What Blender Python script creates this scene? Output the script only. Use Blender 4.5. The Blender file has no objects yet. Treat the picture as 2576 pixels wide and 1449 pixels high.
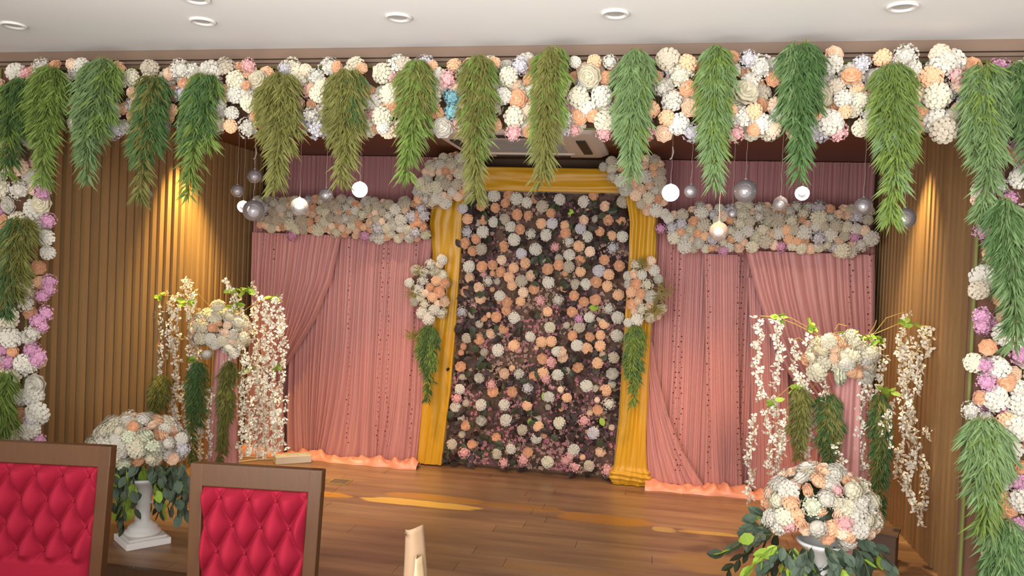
import bpy, math, random
import numpy as np
from mathutils import Vector, Matrix, Euler, noise

R = math.radians
C = bpy.context.scene.collection

# ------------------------------------------------------------------ camera, world, lights, exposure
W, H, F = 2576.0, 1449.0, 2050.0
YAW, PITCH, ROLL = 10.8, -1.05, 2.3
EYE = 1.70            # eye height over the hall floor
ST = 0.30             # stage height
cam_d = bpy.data.cameras.new('camera')
cam = bpy.data.objects.new('camera', cam_d); C.objects.link(cam)
cam_d.sensor_width = 36.0; cam_d.lens = F / W * 36.0; cam_d.clip_start = 0.05
CM = Matrix.Rotation(R(YAW), 4, 'Z') @ Matrix.Rotation(R(90 + PITCH), 4, 'X') @ Matrix.Rotation(R(ROLL), 4, 'Z')
CM.translation = (0, 0, EYE)
cam.matrix_world = CM
bpy.context.scene.camera = cam
CAM = Vector((0, 0, EYE)); M3 = CM.to_3x3()

vs = bpy.context.scene.view_settings
vs.view_transform = 'Standard'; vs.look = 'None'; vs.gamma = 1.0; vs.exposure = 0.0
try: vs.use_curve_mapping = False
except Exception: pass
bpy.context.scene.display_settings.display_device = 'sRGB'

world = bpy.data.worlds.new('world'); bpy.context.scene.world = world; world.use_nodes = True
bg = world.node_tree.nodes['Background']
bg.inputs[0].default_value = (1.0, 0.95, 0.90, 1); bg.inputs[1].default_value = 1.8

def light(name, kind, loc, energy, color, size=0.1, aim=None, spot=60, blend=0.6):
    d = bpy.data.lights.new(name, kind); o = bpy.data.objects.new(name, d); C.objects.link(o)
    d.energy = energy; d.color = color; o.location = loc
    if kind == 'AREA': d.shape = 'RECTANGLE'; d.size = size; d.size_y = size * .6
    else: d.shadow_soft_size = size
    if kind == 'SPOT': d.spot_size = R(spot); d.spot_blend = blend
    if aim is not None:
        o.rotation_euler = (Vector(aim) - Vector(loc)).to_track_quat('-Z', 'Y').to_euler()
    return o
WARM = (1.0, 0.62, 0.30); AMB = (1.0, 0.78, 0.55)
light('hall_light', 'AREA', (-0.6, -1.0, 2.6), 50, (1.0, 0.95, 0.88), 3.0, aim=(-0.9, 3.6, 1.0))
light('ceiling_fill_light', 'AREA', (0.0, 0.0, 1.95), 270, (0.97, 0.98, 1.0), 4.4, aim=(0.4, 1.0, 2.65))  # added fill aimed up to brighten the hall ceiling, no fitting there
# recessed lamps in the stage soffit (above the frame or behind the flower beam) and added curtain spots
def lamp(x, y, energy, aim, spot, col=AMB, size=0.03, blend=.7):
    light('stage_downlight', 'SPOT', (x, y, 2.515), energy, col, size, aim, spot, blend)
lamp(-2.90, 4.72, 210, (-3.12, 4.86, 0.6), 74, (1.0, 0.72, 0.25), .03, 1)
lamp(1.19, 4.72, 105, (1.37, 4.84, 0.6), 70, (1.0, 0.74, 0.34), .03, 1)
lamp(-2.10, 4.40, 130, (-2.12, 4.62, 0.3), 52, (1.0, 0.86, 0.60))
lamp(0.72, 4.2, 105, (0.72, 4.42, 0.3), 52, (1.0, 0.86, 0.60))
lamp(-1.65, 3.95, 135, (-1.80, 5.60, 0.32), 42, (1.0, 0.58, 0.28), .05, 1)  # added warm spot, stands in for low light at the left curtain foot
lamp(0.15, 3.95, 150, (0.28, 5.60, 0.32), 44, (1.0, 0.58, 0.28), .05, 1)  # added warm spot, same stand-in for the right curtain foot
lamp(-0.70, 4.30, 60, (-0.75, 5.3, 0.3), 74, (1.0, 0.80, 0.56), .05, 1)

# ------------------------------------------------------------------ pixel -> ray helpers (photo measurements turned into places)
def ray(px, py):
    return (M3 @ Vector(((px - W / 2) / F, -(py - H / 2) / F, -1.0)))
def PY(px, py, y):
    d = ray(px, py); return CAM + d * (y / d.y)
def PZ(px, py, z):
    d = ray(px, py); return CAM + d * ((z - EYE) / d.z)

# ------------------------------------------------------------------ materials
def rgb(h):
    v = [int(h[i:i + 2], 16) / 255 for i in (0, 2, 4)]
    return tuple(((c + .055) / 1.055) ** 2.4 if c > .04045 else c / 12.92 for c in v) + (1,)
MATS = {}
def mat(name, col, rough=.7, spec=.3, var=.12, scale=14.0, bump=0.0, bscale=60.0, metal=0.0, sheen=0.0, trans=0.0, stretch=(1, 1, 1), objrand=.10, emit=None):
    if name in MATS: return MATS[name]
    m = bpy.data.materials.new(name); m.use_nodes = True; MATS[name] = m
    nt = m.node_tree; n = nt.nodes; L = nt.links; b = n['Principled BSDF']
    c = rgb(col) if isinstance(col, str) else col
    tc = n.new('ShaderNodeTexCoord'); mp = n.new('ShaderNodeMapping'); L.new(tc.outputs['Object'], mp.inputs[0])
    mp.inputs['Scale'].default_value = stretch
    nz = n.new('ShaderNodeTexNoise'); nz.inputs['Scale'].default_value = scale; nz.inputs['Detail'].default_value = 3
    L.new(mp.outputs[0], nz.inputs['Vector'])
    oi = n.new('ShaderNodeObjectInfo')
    mr = n.new('ShaderNodeMapRange'); mr.inputs[3].default_value = 1 - var; mr.inputs[4].default_value = 1 + var
    L.new(nz.outputs[0], mr.inputs[0])
    m2 = n.new('ShaderNodeMapRange'); m2.inputs[3].default_value = 1 - objrand; m2.inputs[4].default_value = 1 + objrand
    L.new(oi.outputs['Random'], m2.inputs[0])
    mu = n.new('ShaderNodeMath'); mu.operation = 'MULTIPLY'; L.new(mr.outputs[0], mu.inputs[0]); L.new(m2.outputs[0], mu.inputs[1])
    hs = n.new('ShaderNodeHueSaturation'); hs.inputs['Color'].default_value = c; L.new(mu.outputs[0], hs.inputs['Value'])
    L.new(hs.outputs[0], b.inputs['Base Color'])
    b.inputs['Roughness'].default_value = rough; b.inputs['Specular IOR Level'].default_value = spec
    b.inputs['Metallic'].default_value = metal
    if sheen: b.inputs['Sheen Weight'].default_value = sheen
    if trans: b.inputs['Transmission Weight'].default_value = trans
    if emit: b.inputs['Emission Color'].default_value = emit[0]; b.inputs['Emission Strength'].default_value = emit[1]
    if bump:
        bz = n.new('ShaderNodeTexNoise'); bz.inputs['Scale'].default_value = bscale; L.new(mp.outputs[0], bz.inputs['Vector'])
        bp = n.new('ShaderNodeBump'); bp.inputs['Strength'].default_value = bump; bp.inputs['Distance'].default_value = .01
        L.new(bz.outputs[0], bp.inputs['Height']); L.new(bp.outputs[0], b.inputs['Normal'])
    return m
FCOL = {'W': 'C8C2B4', 'C': 'CDC5AC', 'L': 'BFBABD', 'P': 'DFB08A', 'Q': 'E4C6AA', 'K': 'D9A3A0', 'M': 'C48FAA', 'B': '7FB0B6', 'D': 'B3A793', 'G': 'C9CCB0'}
FNAME = {'W': 'ivory', 'C': 'cream', 'L': 'cool_white', 'P': 'peach', 'Q': 'pale_peach', 'K': 'blush', 'M': 'mauve', 'B': 'sky_blue', 'D': 'dull_cream', 'G': 'greenish_white'}
def fmat(c): return mat(FNAME[c] + '_petals', FCOL[c], rough=.85, spec=.15, var=.10, scale=40, sheen=.1, objrand=.07)
M_needle = mat('feathery_green', '647835', rough=.6, var=.35, scale=9, objrand=.18)
M_needle2 = mat('deep_feathery_green', '466134', rough=.6, var=.35, scale=9, objrand=.15)
M_needle3 = mat('olive_feathery_green', '6A6934', rough=.6, var=.35, scale=9, objrand=.15)
M_needle4 = mat('blue_green_needles', '647B4C', rough=.6, var=.3, scale=9, objrand=.15)
M_stem = mat('brown_green_stem', '6B6A35', rough=.7)
M_darkleaf = mat('dark_maroon_leaf', '3A2C28', rough=.5, var=.3, objrand=.3)
M_darkgreen = mat('dark_green_leaf', '39402C', rough=.5, var=.25, objrand=.25)
M_euc = mat('eucalyptus_leaf', '4C5B4A', rough=.55, var=.2, objrand=.25)
M_limeleaf = mat('lime_leaf', '8CA83C', rough=.55, var=.2, objrand=.2)
M_dryleaf = mat('dry_olive_leaf', '7C7038', rough=.6, var=.25, objrand=.15)
M_slat = mat('slat_wood', '9C7A50', rough=.45, var=.14, scale=5, stretch=(6, 6, .6), objrand=.10, bump=.1, bscale=30)
M_slatback = mat('dark_groove_wood', '5E4430', rough=.6, var=.1)
M_soffit = mat('soffit_wood', '6E4428', rough=.4, var=.10, scale=6, stretch=(.4, 5, 5), bump=.1)
M_fascia = mat('fascia_wood', '7A6454', rough=.5, var=.08, scale=6, stretch=(.3, 5, 5), objrand=.04)
M_ceil = mat('white_ceiling_paint', 'E4E0DA', rough=.9, var=.015, scale=2)
M_chairwood = mat('chair_walnut', '523620', rough=.4, var=.16, scale=8, stretch=(5, 5, .8), bump=.05)
M_red = mat('crimson_velvet', '8E192E', rough=.8, spec=.15, var=.05, sheen=.0, bump=.08, bscale=400)
M_gold = mat('mustard_satin', 'C4900C', rough=.42, spec=.45, var=.05, scale=3, sheen=.2)
M_pink = mat('rose_satin', 'BE827C', rough=.46, spec=.4, var=.24, scale=3, stretch=(14, .3, .12), sheen=.3, objrand=0)  # vertical tone stripes: sheer layers plus pleat shading put into the colour
M_pink2 = mat('dusty_rose_sheer', 'B27C7C', rough=.6, spec=.3, var=.2, scale=3, stretch=(16, .3, .2), sheen=.3, objrand=0)  # striped likewise, sheer layers with pleat shading painted in
M_peach = mat('peach_satin', 'D98D6A', rough=.42, spec=.45, var=.05, scale=3, sheen=.2, objrand=0)
M_hem = mat('peach_satin_hem', 'DC9376', rough=.36, spec=.5, var=.05, scale=3, objrand=0)
M_bead = mat('bronze_bead', '6E4438', rough=.25, metal=.7, var=.3, scale=90)
M_white = mat('white_urn_paint', 'E4E2DE', rough=.4, var=.02)
M_plastic = mat('white_plastic', 'CFC6B4', rough=.4, var=.03)
M_grey = mat('grey_plastic', '8C8682', rough=.5, var=.03)
M_black = mat('black_plastic', '2A2422', rough=.5, var=.03)
M_ring = mat('lamp_ring', 'DAD6D0', rough=.4, var=.01)
M_lens = mat('unlit_lamp_lens', 'A9A39D', rough=.3, var=.01)
M_cable = mat('cream_cable', 'C9B596', rough=.5, var=.02)
M_twig = mat('tan_twig', 'A58A4A', rough=.6)
M_bloss = mat('wisteria_white', 'E9E2CF', rough=.6, spec=.3, var=.05, sheen=.2, objrand=.06)
M_thread = mat('clear_thread', 'C9B7AA', rough=.3, var=.0)
M_napkin = mat('beige_napkin', '8A7056', rough=.8, var=.03, bump=.05)
M_table = mat('table_wood', '5A3A26', rough=.4)
M_box = mat('brown_box', '6A5548', rough=.6)
M_lamp = mat('lit_lamp', 'FFF3DC', emit=((1, .93, .80, 1), 9.0))
M_captop = mat('cap_highlight_white', 'FFF3DC', emit=((1, .96, .9, 1), 2.5))  # emission paints the highlight on a ball's upper half
M_glare = mat('glare_core', 'FFF3DC', emit=((1, .95, .86, 1), 14.0))  # emission paints the glare of downlights mirrored in a ball
M_mirror = mat('mirror_facets', 'F0F0F4', rough=.25, metal=.4, var=.0)
def glass():
    m = bpy.data.materials.new('clear_bubble_glass'); m.use_nodes = True; nt = m.node_tree; n = nt.nodes; L = nt.links
    n.remove(n['Principled BSDF']); out = n['Material Output']
    t = n.new('ShaderNodeBsdfTransparent'); t.inputs[0].default_value = (.93, .92, .93, 1)
    g = n.new('ShaderNodeBsdfGlossy'); g.inputs['Roughness'].default_value = .04; g.inputs[0].default_value = (.95, .93, .95, 1)
    lw = n.new('ShaderNodeLayerWeight'); lw.inputs[0].default_value = .42
    mx = n.new('ShaderNodeMixShader'); L.new(lw.outputs['Fresnel'], mx.inputs[0]); L.new(t.outputs[0], mx.inputs[1]); L.new(g.outputs[0], mx.inputs[2])
    d = n.new('ShaderNodeBsdfDiffuse'); d.inputs[0].default_value = (.8, .8, .82, 1); m3 = n.new('ShaderNodeMixShader'); m3.inputs[0].default_value = .2
    L.new(mx.outputs[0], m3.inputs[1]); L.new(d.outputs[0], m3.inputs[2]); L.new(m3.outputs[0], out.inputs[0]); return m
M_glass = glass()

# stage boards: one material, with yellower patches in places
def stage_material():
    m = bpy.data.materials.new('patchy_stage_boards'); m.use_nodes = True; nt = m.node_tree; n = nt.nodes; L = nt.links; b = n['Principled BSDF']
    geo = n.new('ShaderNodeNewGeometry'); mp = n.new('ShaderNodeMapping'); mp.inputs['Scale'].default_value = (1.0, 9.0, 1.0)
    L.new(geo.outputs['Position'], mp.inputs[0])
    nz = n.new('ShaderNodeTexNoise'); nz.inputs['Scale'].default_value = 1.6; nz.inputs['Detail'].default_value = 6; L.new(mp.outputs[0], nz.inputs['Vector'])
    cr = n.new('ShaderNodeValToRGB'); e = cr.color_ramp.elements
    e[0].position = .3; e[0].color = rgb('745440'); e[1].position = .72; e[1].color = rgb('A07A56')
    L.new(nz.outputs[0], cr.inputs[0])
    oi = n.new('ShaderNodeObjectInfo'); hs = n.new('ShaderNodeHueSaturation'); mr = n.new('ShaderNodeMapRange')
    mr.inputs[3].default_value = .88; mr.inputs[4].default_value = 1.12; L.new(oi.outputs['Random'], mr.inputs[0]); L.new(mr.outputs[0], hs.inputs['Value']); L.new(cr.outputs[0], hs.inputs['Color'])
    # patches
    n2 = n.new('ShaderNodeTexNoise'); n2.inputs['Scale'].default_value = 2.6; n2.inputs['Detail'].default_value = 5; L.new(mp.outputs[0], n2.inputs['Vector'])
    last = hs.outputs[0]
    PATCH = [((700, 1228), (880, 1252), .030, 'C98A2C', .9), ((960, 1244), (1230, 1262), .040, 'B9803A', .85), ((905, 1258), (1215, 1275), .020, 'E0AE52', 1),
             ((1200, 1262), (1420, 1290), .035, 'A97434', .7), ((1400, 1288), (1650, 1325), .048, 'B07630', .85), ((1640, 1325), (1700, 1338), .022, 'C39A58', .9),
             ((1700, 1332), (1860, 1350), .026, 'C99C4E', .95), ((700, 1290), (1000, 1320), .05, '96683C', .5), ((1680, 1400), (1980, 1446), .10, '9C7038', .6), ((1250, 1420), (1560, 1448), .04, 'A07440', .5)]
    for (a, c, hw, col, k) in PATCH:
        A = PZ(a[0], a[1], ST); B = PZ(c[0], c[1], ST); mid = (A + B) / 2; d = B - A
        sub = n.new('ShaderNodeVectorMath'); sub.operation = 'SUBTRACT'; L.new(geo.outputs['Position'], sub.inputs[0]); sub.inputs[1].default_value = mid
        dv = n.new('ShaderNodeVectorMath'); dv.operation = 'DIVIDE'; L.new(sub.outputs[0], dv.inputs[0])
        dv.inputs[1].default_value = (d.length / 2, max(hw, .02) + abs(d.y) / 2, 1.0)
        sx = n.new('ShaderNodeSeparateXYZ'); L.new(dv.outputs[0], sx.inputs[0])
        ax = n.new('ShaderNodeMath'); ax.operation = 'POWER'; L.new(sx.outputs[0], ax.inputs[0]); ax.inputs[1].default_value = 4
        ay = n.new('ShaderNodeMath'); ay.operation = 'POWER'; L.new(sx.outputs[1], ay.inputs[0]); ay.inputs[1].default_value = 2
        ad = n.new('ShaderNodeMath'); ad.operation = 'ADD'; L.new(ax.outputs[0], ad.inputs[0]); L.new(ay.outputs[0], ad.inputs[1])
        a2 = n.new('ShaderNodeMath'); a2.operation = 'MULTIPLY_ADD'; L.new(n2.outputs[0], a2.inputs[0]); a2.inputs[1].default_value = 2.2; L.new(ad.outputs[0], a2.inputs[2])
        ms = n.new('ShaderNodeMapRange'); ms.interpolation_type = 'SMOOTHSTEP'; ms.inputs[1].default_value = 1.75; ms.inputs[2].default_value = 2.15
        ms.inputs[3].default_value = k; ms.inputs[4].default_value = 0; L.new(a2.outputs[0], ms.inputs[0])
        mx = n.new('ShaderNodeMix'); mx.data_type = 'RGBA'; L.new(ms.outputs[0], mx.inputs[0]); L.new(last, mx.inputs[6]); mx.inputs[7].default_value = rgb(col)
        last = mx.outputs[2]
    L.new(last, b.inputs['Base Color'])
    b.inputs['Roughness'].default_value = .34; b.inputs['Specular IOR Level'].default_value = .45
    bp = n.new('ShaderNodeBump'); bp.inputs['Strength'].default_value = .12; bp.inputs['Distance'].default_value = .004; L.new(nz.outputs[0], bp.inputs['Height']); L.new(bp.outputs[0], b.inputs['Normal'])
    return m
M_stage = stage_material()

# ------------------------------------------------------------------ mesh helpers
class MB:
    def __init__(s): s.v = []; s.f = []
    def add(s, v, f):
        o = len(s.v); s.v.extend([tuple(p) for p in v]); s.f.extend([tuple(i + o for i in q) for q in f]); return s
    def box(s, c, d, rot=None):
        x, y, z = d[0] / 2, d[1] / 2, d[2] / 2
        vv = [Vector((a * x, b * y, e * z)) for a in (-1, 1) for b in (-1, 1) for e in (-1, 1)]
        if rot is not None: vv = [rot @ p for p in vv]
        c = Vector(c); vv = [p + c for p in vv]
        return s.add(vv, [(0, 1, 3, 2), (4, 6, 7, 5), (0, 4, 5, 1), (2, 3, 7, 6), (0, 2, 6, 4), (1, 5, 7, 3)])
    def tube(s, pts, r, n=5):
        pts = [Vector(p) for p in pts]; rr = r if isinstance(r, (list, tuple)) else [r] * len(pts)
        o = len(s.v)
        for i, p in enumerate(pts):
            t = (pts[min(i + 1, len(pts) - 1)] - pts[max(i - 1, 0)])
            if t.length < 1e-9: t = Vector((0, 0, 1))
            t.normalize(); a = t.cross(Vector((0.31, .95, 0.1))); a.normalize(); b = t.cross(a)
            for k in range(n):
                w = 2 * math.pi * k / n; s.v.append(tuple(p + (a * math.cos(w) + b * math.sin(w)) * rr[i]))
        for i in range(len(pts) - 1):
            for k in range(n):
                s.f.append((o + i * n + k, o + i * n + (k + 1) % n, o + (i + 1) * n + (k + 1) % n, o + (i + 1) * n + k))
        s.f.append(tuple(o + k for k in range(n))[::-1]); s.f.append(tuple(o + (len(pts) - 1) * n + k for k in range(n)))
        return s
    def lathe(s, prof, n=28, c=(0, 0, 0)):
        o = len(s.v)
        for (r, z) in prof:
            for k in range(n):
                w = 2 * math.pi * k / n; s.v.append((c[0] + r * math.cos(w), c[1] + r * math.sin(w), c[2] + z))
        for i in range(len(prof) - 1):
            for k in range(n):
                s.f.append((o + i * n + k, o + i * n + (k + 1) % n, o + (i + 1) * n + (k + 1) % n, o + (i + 1) * n + k))
        s.f.append(tuple(o + k for k in range(n))[::-1]); s.f.append(tuple(o + (len(prof) - 1) * n + k for k in range(n)))
        return s
    def grid(s, fn, nu, nv):
        o = len(s.v)
        for j in range(nv + 1):
            for i in range(nu + 1): s.v.append(tuple(fn(i / nu, j / nv)))
        for j in range(nv):
            for i in range(nu):
                a = o + j * (nu + 1) + i; s.f.append((a, a + 1, a + nu + 2, a + nu + 1))
        return s
    def mesh(s, name, m, smooth=False):
        me = bpy.data.meshes.new(name); me.from_pydata(s.v, [], s.f); me.update()
        if m: me.materials.append(m)
        if smooth: me.polygons.foreach_set('use_smooth', [True] * len(me.polygons))
        return me
    def build(s, name, m, parent=None, smooth=False, loc=(0, 0, 0), rot=None):
        return put(name, s.mesh(name, m, smooth), parent, loc, rot)
def put(name, me, parent=None, loc=(0, 0, 0), rot=None, sc=None):
    o = bpy.data.objects.new(name, me); C.objects.link(o); o.location = loc
    if rot is not None: o.rotation_euler = rot
    if sc is not None: o.scale = (sc, sc, sc) if not isinstance(sc, tuple) else sc
    if parent is not None: o.parent = parent
    return o
def tag(o, label, cat, group=None):
    o['label'] = label; o['category'] = cat
    if group: o['group'] = group
    return o
def thing(name, loc, label, cat, group=None, rotz=0):
    o = put(name, None, None, loc, (0, 0, rotz)); o.empty_display_size = .1; return tag(o, label, cat, group)
def struct(o): o['kind'] = 'structure'; return o
def stuff(o): o['kind'] = 'stuff'; return o
def bevel(o, w, seg=2):
    m = o.modifiers.new('bevel', 'BEVEL'); m.width = w; m.segments = seg; m.limit_method = 'ANGLE'; return o

# ------------------------------------------------------------------ room
XL, XR, YB, YF = -3.12, 1.37, 5.92, 3.42
ZS, ZC = 2.54, 2.65       # soffit, hall ceiling
XC = (XL + XR) / 2
struct(MB().box((XC, -0.2, -.05), (14, 7.2, .1)).build('floor', M_table))
struct(MB().box((XC, 0.0, ZC + .05), (14, 6.84, .1)).build('ceiling', M_ceil))
struct(MB().box((XC, (YF + YB) / 2 + .06, ZS + .04), (XR - XL + .3, YB - YF + .1, .08)).build('ceiling_soffit', M_soffit))
# stepped brown fascia between the hall ceiling and the stage
fz = MB()
fz.box((XC, 3.40, 2.60), (14, .05, .12))
fz.box((XC, 3.365, 2.628), (14, .02, .044)); fz.box((XC, 3.368, 2.595), (14, .014, .014)); fz.box((XC, 3.368, 2.572), (14, .014, .012)); fz.box((XC, 3.368, 2.550), (14, .014, .012))
struct(bevel(fz.build('trim_fascia', M_fascia), .002))
struct(MB().box((XC, YB + .05, 1.25), (XR - XL + .3, .1, 2.7)).build('wall_back', M_slatback))
wl = struct(MB().box((XL - .06, (YF + YB) / 2, 1.25), (.08, YB - YF + .1, 2.7)).build('wall_left', M_slatback))
wr = struct(MB().box((XR + .06, (YF + YB) / 2, 1.25), (.08, YB - YF + .1, 2.7)).build('wall_right', M_slatback))
struct(MB().box((-6.6 + 0.0, 3.45, 1.33), (6.84, .1, 2.64)).build('wall_front_left', M_fascia))
struct(MB().box((5.0, 3.45, 1.33), (7.14, .1, 2.64)).build('wall_front_right', M_fascia))
slat_me = bevel_dummy = None
def slats(x, side, wall):
    b = MB().box((0, 0, 0), (.030, .040, ZS - ST)); me = b.mesh('slat', M_slat)
    y = YF + .06; k = 0
    while y < YB - .02:
        o = put('slat', me, None, (x + side * .0, y, (ZS + ST) / 2)); o.parent = wall
        y += .0735; k += 1
slats(XL - .005, 1, wl); slats(XR + .005, -1, wr)

# stage floor of separate boards
stg = struct(MB().box((XC, (YF - .12 + YB) / 2, (ST - .02) / 2), (XR - XL + .25, YB - YF + .12, ST - .022)).build('floor_stage', M_slatback))
YE = YF - .10
rs = random.Random(4)
bw = .124; y = YE - .02; row = 0
while y < YB:
    x = XL - rs.random() * 1.1
    while x < XR:
        L = 1.15 + rs.random() * .5; x0 = max(x, XL - .02); x1 = min(x + L, XR + .02)
        if x1 - x0 > .05:
            w = min(bw, YB - y) - .0016
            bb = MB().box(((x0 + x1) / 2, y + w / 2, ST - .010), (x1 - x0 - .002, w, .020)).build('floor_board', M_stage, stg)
        x += L
    y += bw; row += 1
MB().box((XC, YE - .035, ST - .03), (XR - XL + .05, .03, .06)).build('stage_nosing', M_chairwood, stg)

# hall ceiling downlights (off)
def ring_me():
    return (MB().lathe([(.050, 0), (.052, -.006), (.046, -.010), (.034, -.006), (.033, .0)], 24).mesh('trim_ring', M_ring, True), MB().lathe([(.033, 0), (.033, -.002), (.0, -.003)], 24).mesh('lens', M_lens))
RM = ring_me()
for i, (px, py) in enumerate([(35, 62), (510, 52), (1003, 42), (1548, 33), (2270, 15), (493, -4)]):
    p = PZ(px, py, ZC)
    lab = ['at the far left end of the row over the hall', 'second from the left in the ceiling row', 'third from the left in the ceiling row', 'fourth from the left, above the green tufts right of centre', 'at the right end of the ceiling row', 'cut off by the top edge of the photo'][i]
    t = thing('ceiling_downlight', (p.x, p.y, ZC), 'unlit white recessed downlight ' + lab, 'downlight', 'unlit downlights in the hall ceiling')
    put('trim_ring', RM[0], t); put('lens', RM[1], t)
LIT = MB().lathe([(.036, 0), (.036, -.004), (.0, -.006)], 24).mesh('lens', M_lamp)
vis = [PZ(985, 339, ZS), PZ(2040, 335, ZS)]
for i, p in enumerate(vis):
    t = thing('stage_downlight_fitting', (p.x, p.y, ZS), ['glowing round downlight in the brown soffit left of the air conditioner', 'glowing round downlight in the soffit right of the air conditioner'][i], 'downlight', 'lit downlights in the stage soffit')
    put('trim_ring', RM[0], t); put('lens', LIT, t)
    light('visible_downlight', 'SPOT', (p.x, p.y, ZS - .02), 28, AMB, .03, (p.x, p.y + .3, 0), 100, .8)
# air conditioner cassette
pc = PZ(1318, 352, ZS); ac = thing('ceiling_air_conditioner', (pc.x, pc.y, ZS), 'white square ceiling cassette air conditioner with dark louvre slots above the flower wall', 'air conditioner')
a = MB()
def rr_(hw, r, z, n=6):
    out = []
    for (cx, cy, a0) in ((hw - r, hw - r, 0), (-(hw - r), hw - r, 90), (-(hw - r), -(hw - r), 180), (hw - r, -(hw - r), 270)):
        for k in range(n + 1):
            w = R(a0 + 90 * k / n); out.append((cx + r * math.cos(w), cy + r * math.sin(w), z))
    return out
rings = [rr_(.50, .05, 0), rr_(.50, .05, -.018), rr_(.46, .05, -.040), rr_(.30, .03, -.046), rr_(.29, .03, -.038)]
for q in rings: a.v.extend(q)
nn = len(rings[0])
for i in range(len(rings) - 1):
    for k in range(nn): a.f.append((i * nn + k, i * nn + (k + 1) % nn, (i + 1) * nn + (k + 1) % nn, (i + 1) * nn + k))
a.f.append(tuple((len(rings) - 1) * nn + k for k in range(nn)))
a.build('cassette_panel', M_ring, ac)
for k in range(4):
    w = k * math.pi / 2; MB().box((0, 0, 0), (.50, .055, .008)).build('louvre', M_black, ac, loc=(.385 * math.cos(w), .385 * math.sin(w), -.047), rot=(0, R(0), w + math.pi / 2))
g = MB()
for k in range(9): g.box((0, -.22 + k * .055, -.041), (.5, .012, .006))
g.build('intake_grille', M_grey, ac)

# ------------------------------------------------------------------ flower meshes
def rpetal(b, base, l, tip, r, m):
    """rounded petal from five guide points, six triangles"""
    tl = l.lerp(tip, .55) + (l.lerp(tip, .5) - m) * .28; tr = r.lerp(tip, .55) + (r.lerp(tip, .5) - m) * .28
    b.add([base, l, tl, tip, tr, r, m], [(0, 6, 1), (1, 6, 2), (2, 6, 3), (3, 6, 4), (4, 6, 5), (5, 6, 0)])
def petal(b, c, nrm, up, lw, ww, lift):
    side = nrm.cross(up).normalized()
    base = c - up * lw * .5 - nrm * lift * .6; tip = c + up * lw * .5 + nrm * lift; l = c - side * ww + up * lw * .1 + nrm * lift * .1; r = c + side * ww + up * lw * .1 + nrm * lift * .1
    rpetal(b, base, l, tip, r, c - nrm * lift * .35)
def mum_bm(seed, frill=0.0, rings=((8, 4), (26, 8), (44, 11), (62, 13), (80, 14), (98, 13))):
    q = random.Random(seed); b = MB()
    for (th, n) in rings:
        a0 = q.random() * 6
        for k in range(n):
            t = R(th + q.uniform(-3, 3)); p = a0 + 2 * math.pi * k / n + q.uniform(-.1, .1)
            nr = Vector((math.sin(t) * math.cos(p), math.sin(t) * math.sin(p), math.cos(t)))
            up = Vector((math.cos(t) * math.cos(p), math.cos(t) * math.sin(p), -math.sin(t)))
            rad = .86 + q.uniform(-.06, .08 + frill); petal(b, nr * rad, nr, up, .42, .20 + frill * .2, .09 + frill * .3)
    b.add(*ball(.76, 12, 7)); return b
def ball(r, n=8, m=5):
    v = []; f = []
    for j in range(m + 1):
        t = math.pi * j / m
        for k in range(n): v.append((r * math.sin(t) * math.cos(2 * math.pi * k / n), r * math.sin(t) * math.sin(2 * math.pi * k / n), r * math.cos(t)))
    for j in range(m):
        for k in range(n): f.append((j * n + k, (j + 1) * n + k, (j + 1) * n + (k + 1) % n, j * n + (k + 1) % n))
    return v, f
def rose_bm(seed):
    q = random.Random(seed); b = MB()
    for (rr, n, h, wd, tilt) in ((.20, 3, .62, .22, 5), (.38, 4, .58, .32, 14), (.58, 5, .48, .42, 28), (.78, 7, .30, .42, 46), (.92, 8, .05, .42, 68)):
        a0 = q.random() * 6
        for k in range(n):
            p = a0 + 2 * math.pi * k / n + q.uniform(-.12, .12); d = Vector((math.cos(p), math.sin(p), 0)); s = Vector((-d.y, d.x, 0))
            tl = R(tilt); tip = d * (rr + math.sin(tl) * .12) + Vector((0, 0, h + math.cos(tl) * .10))
            base = d * rr * .5 + Vector((0, 0, h - .45)); l = d * rr * .86 - s * wd + Vector((0, 0, h)); r = d * rr * .86 + s * wd + Vector((0, 0, h)); m = d * rr * 1.04 + Vector((0, 0, h - .12))
            rpetal(b, base, l, tip, r, m)
    v, f = ball(.66, 8, 4); b.add([(x, y, z * .6 - .05) for x, y, z in v], f); return b
def floret_bm(seed, nf=30, fs=.26):
    q = random.Random(seed); b = MB()
    for i in range(nf):
        z = 1 - 1.25 * (i + .5) / nf; p = i * 2.39996 + q.uniform(-.2, .2); rr = math.sqrt(max(0, 1 - z * z))
        nr = Vector((rr * math.cos(p), rr * math.sin(p), z)); c = nr * (.86 + q.uniform(-.08, .12))
        u = nr.cross(Vector((.3, .2, .9))).normalized(); w = nr.cross(u)
        a0 = q.random() * 6
        for k in range(4):
            a_ = a0 + k * math.pi / 2; d = u * math.cos(a_) + w * math.sin(a_); s = u * -math.sin(a_) + w * math.cos(a_)
            b.add([c, c + d * fs * .6 - s * fs * .42 + nr * .04, c + d * fs + nr * .08, c + d * fs * .6 + s * fs * .42 + nr * .04], [(0, 1, 2, 3)])
    b.add(*ball(.72, 8, 5)); return b
FL = {}
NAMES = {'m': 'chrysanthemum', 'r': 'rose', 'h': 'hydrangea', 'f': 'peony'}
def flower_mesh(kind, col, k):
    key = (kind, col, k)
    if key not in FL:
        b = {'m': lambda: mum_bm(k), 'r': lambda: rose_bm(k), 'h': lambda: floret_bm(k), 'f': lambda: floret_bm(k + 9, 16, .42)}[kind]()
        FL[key] = b.mesh(NAMES[kind], fmat(col))
    return FL[key]
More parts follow.
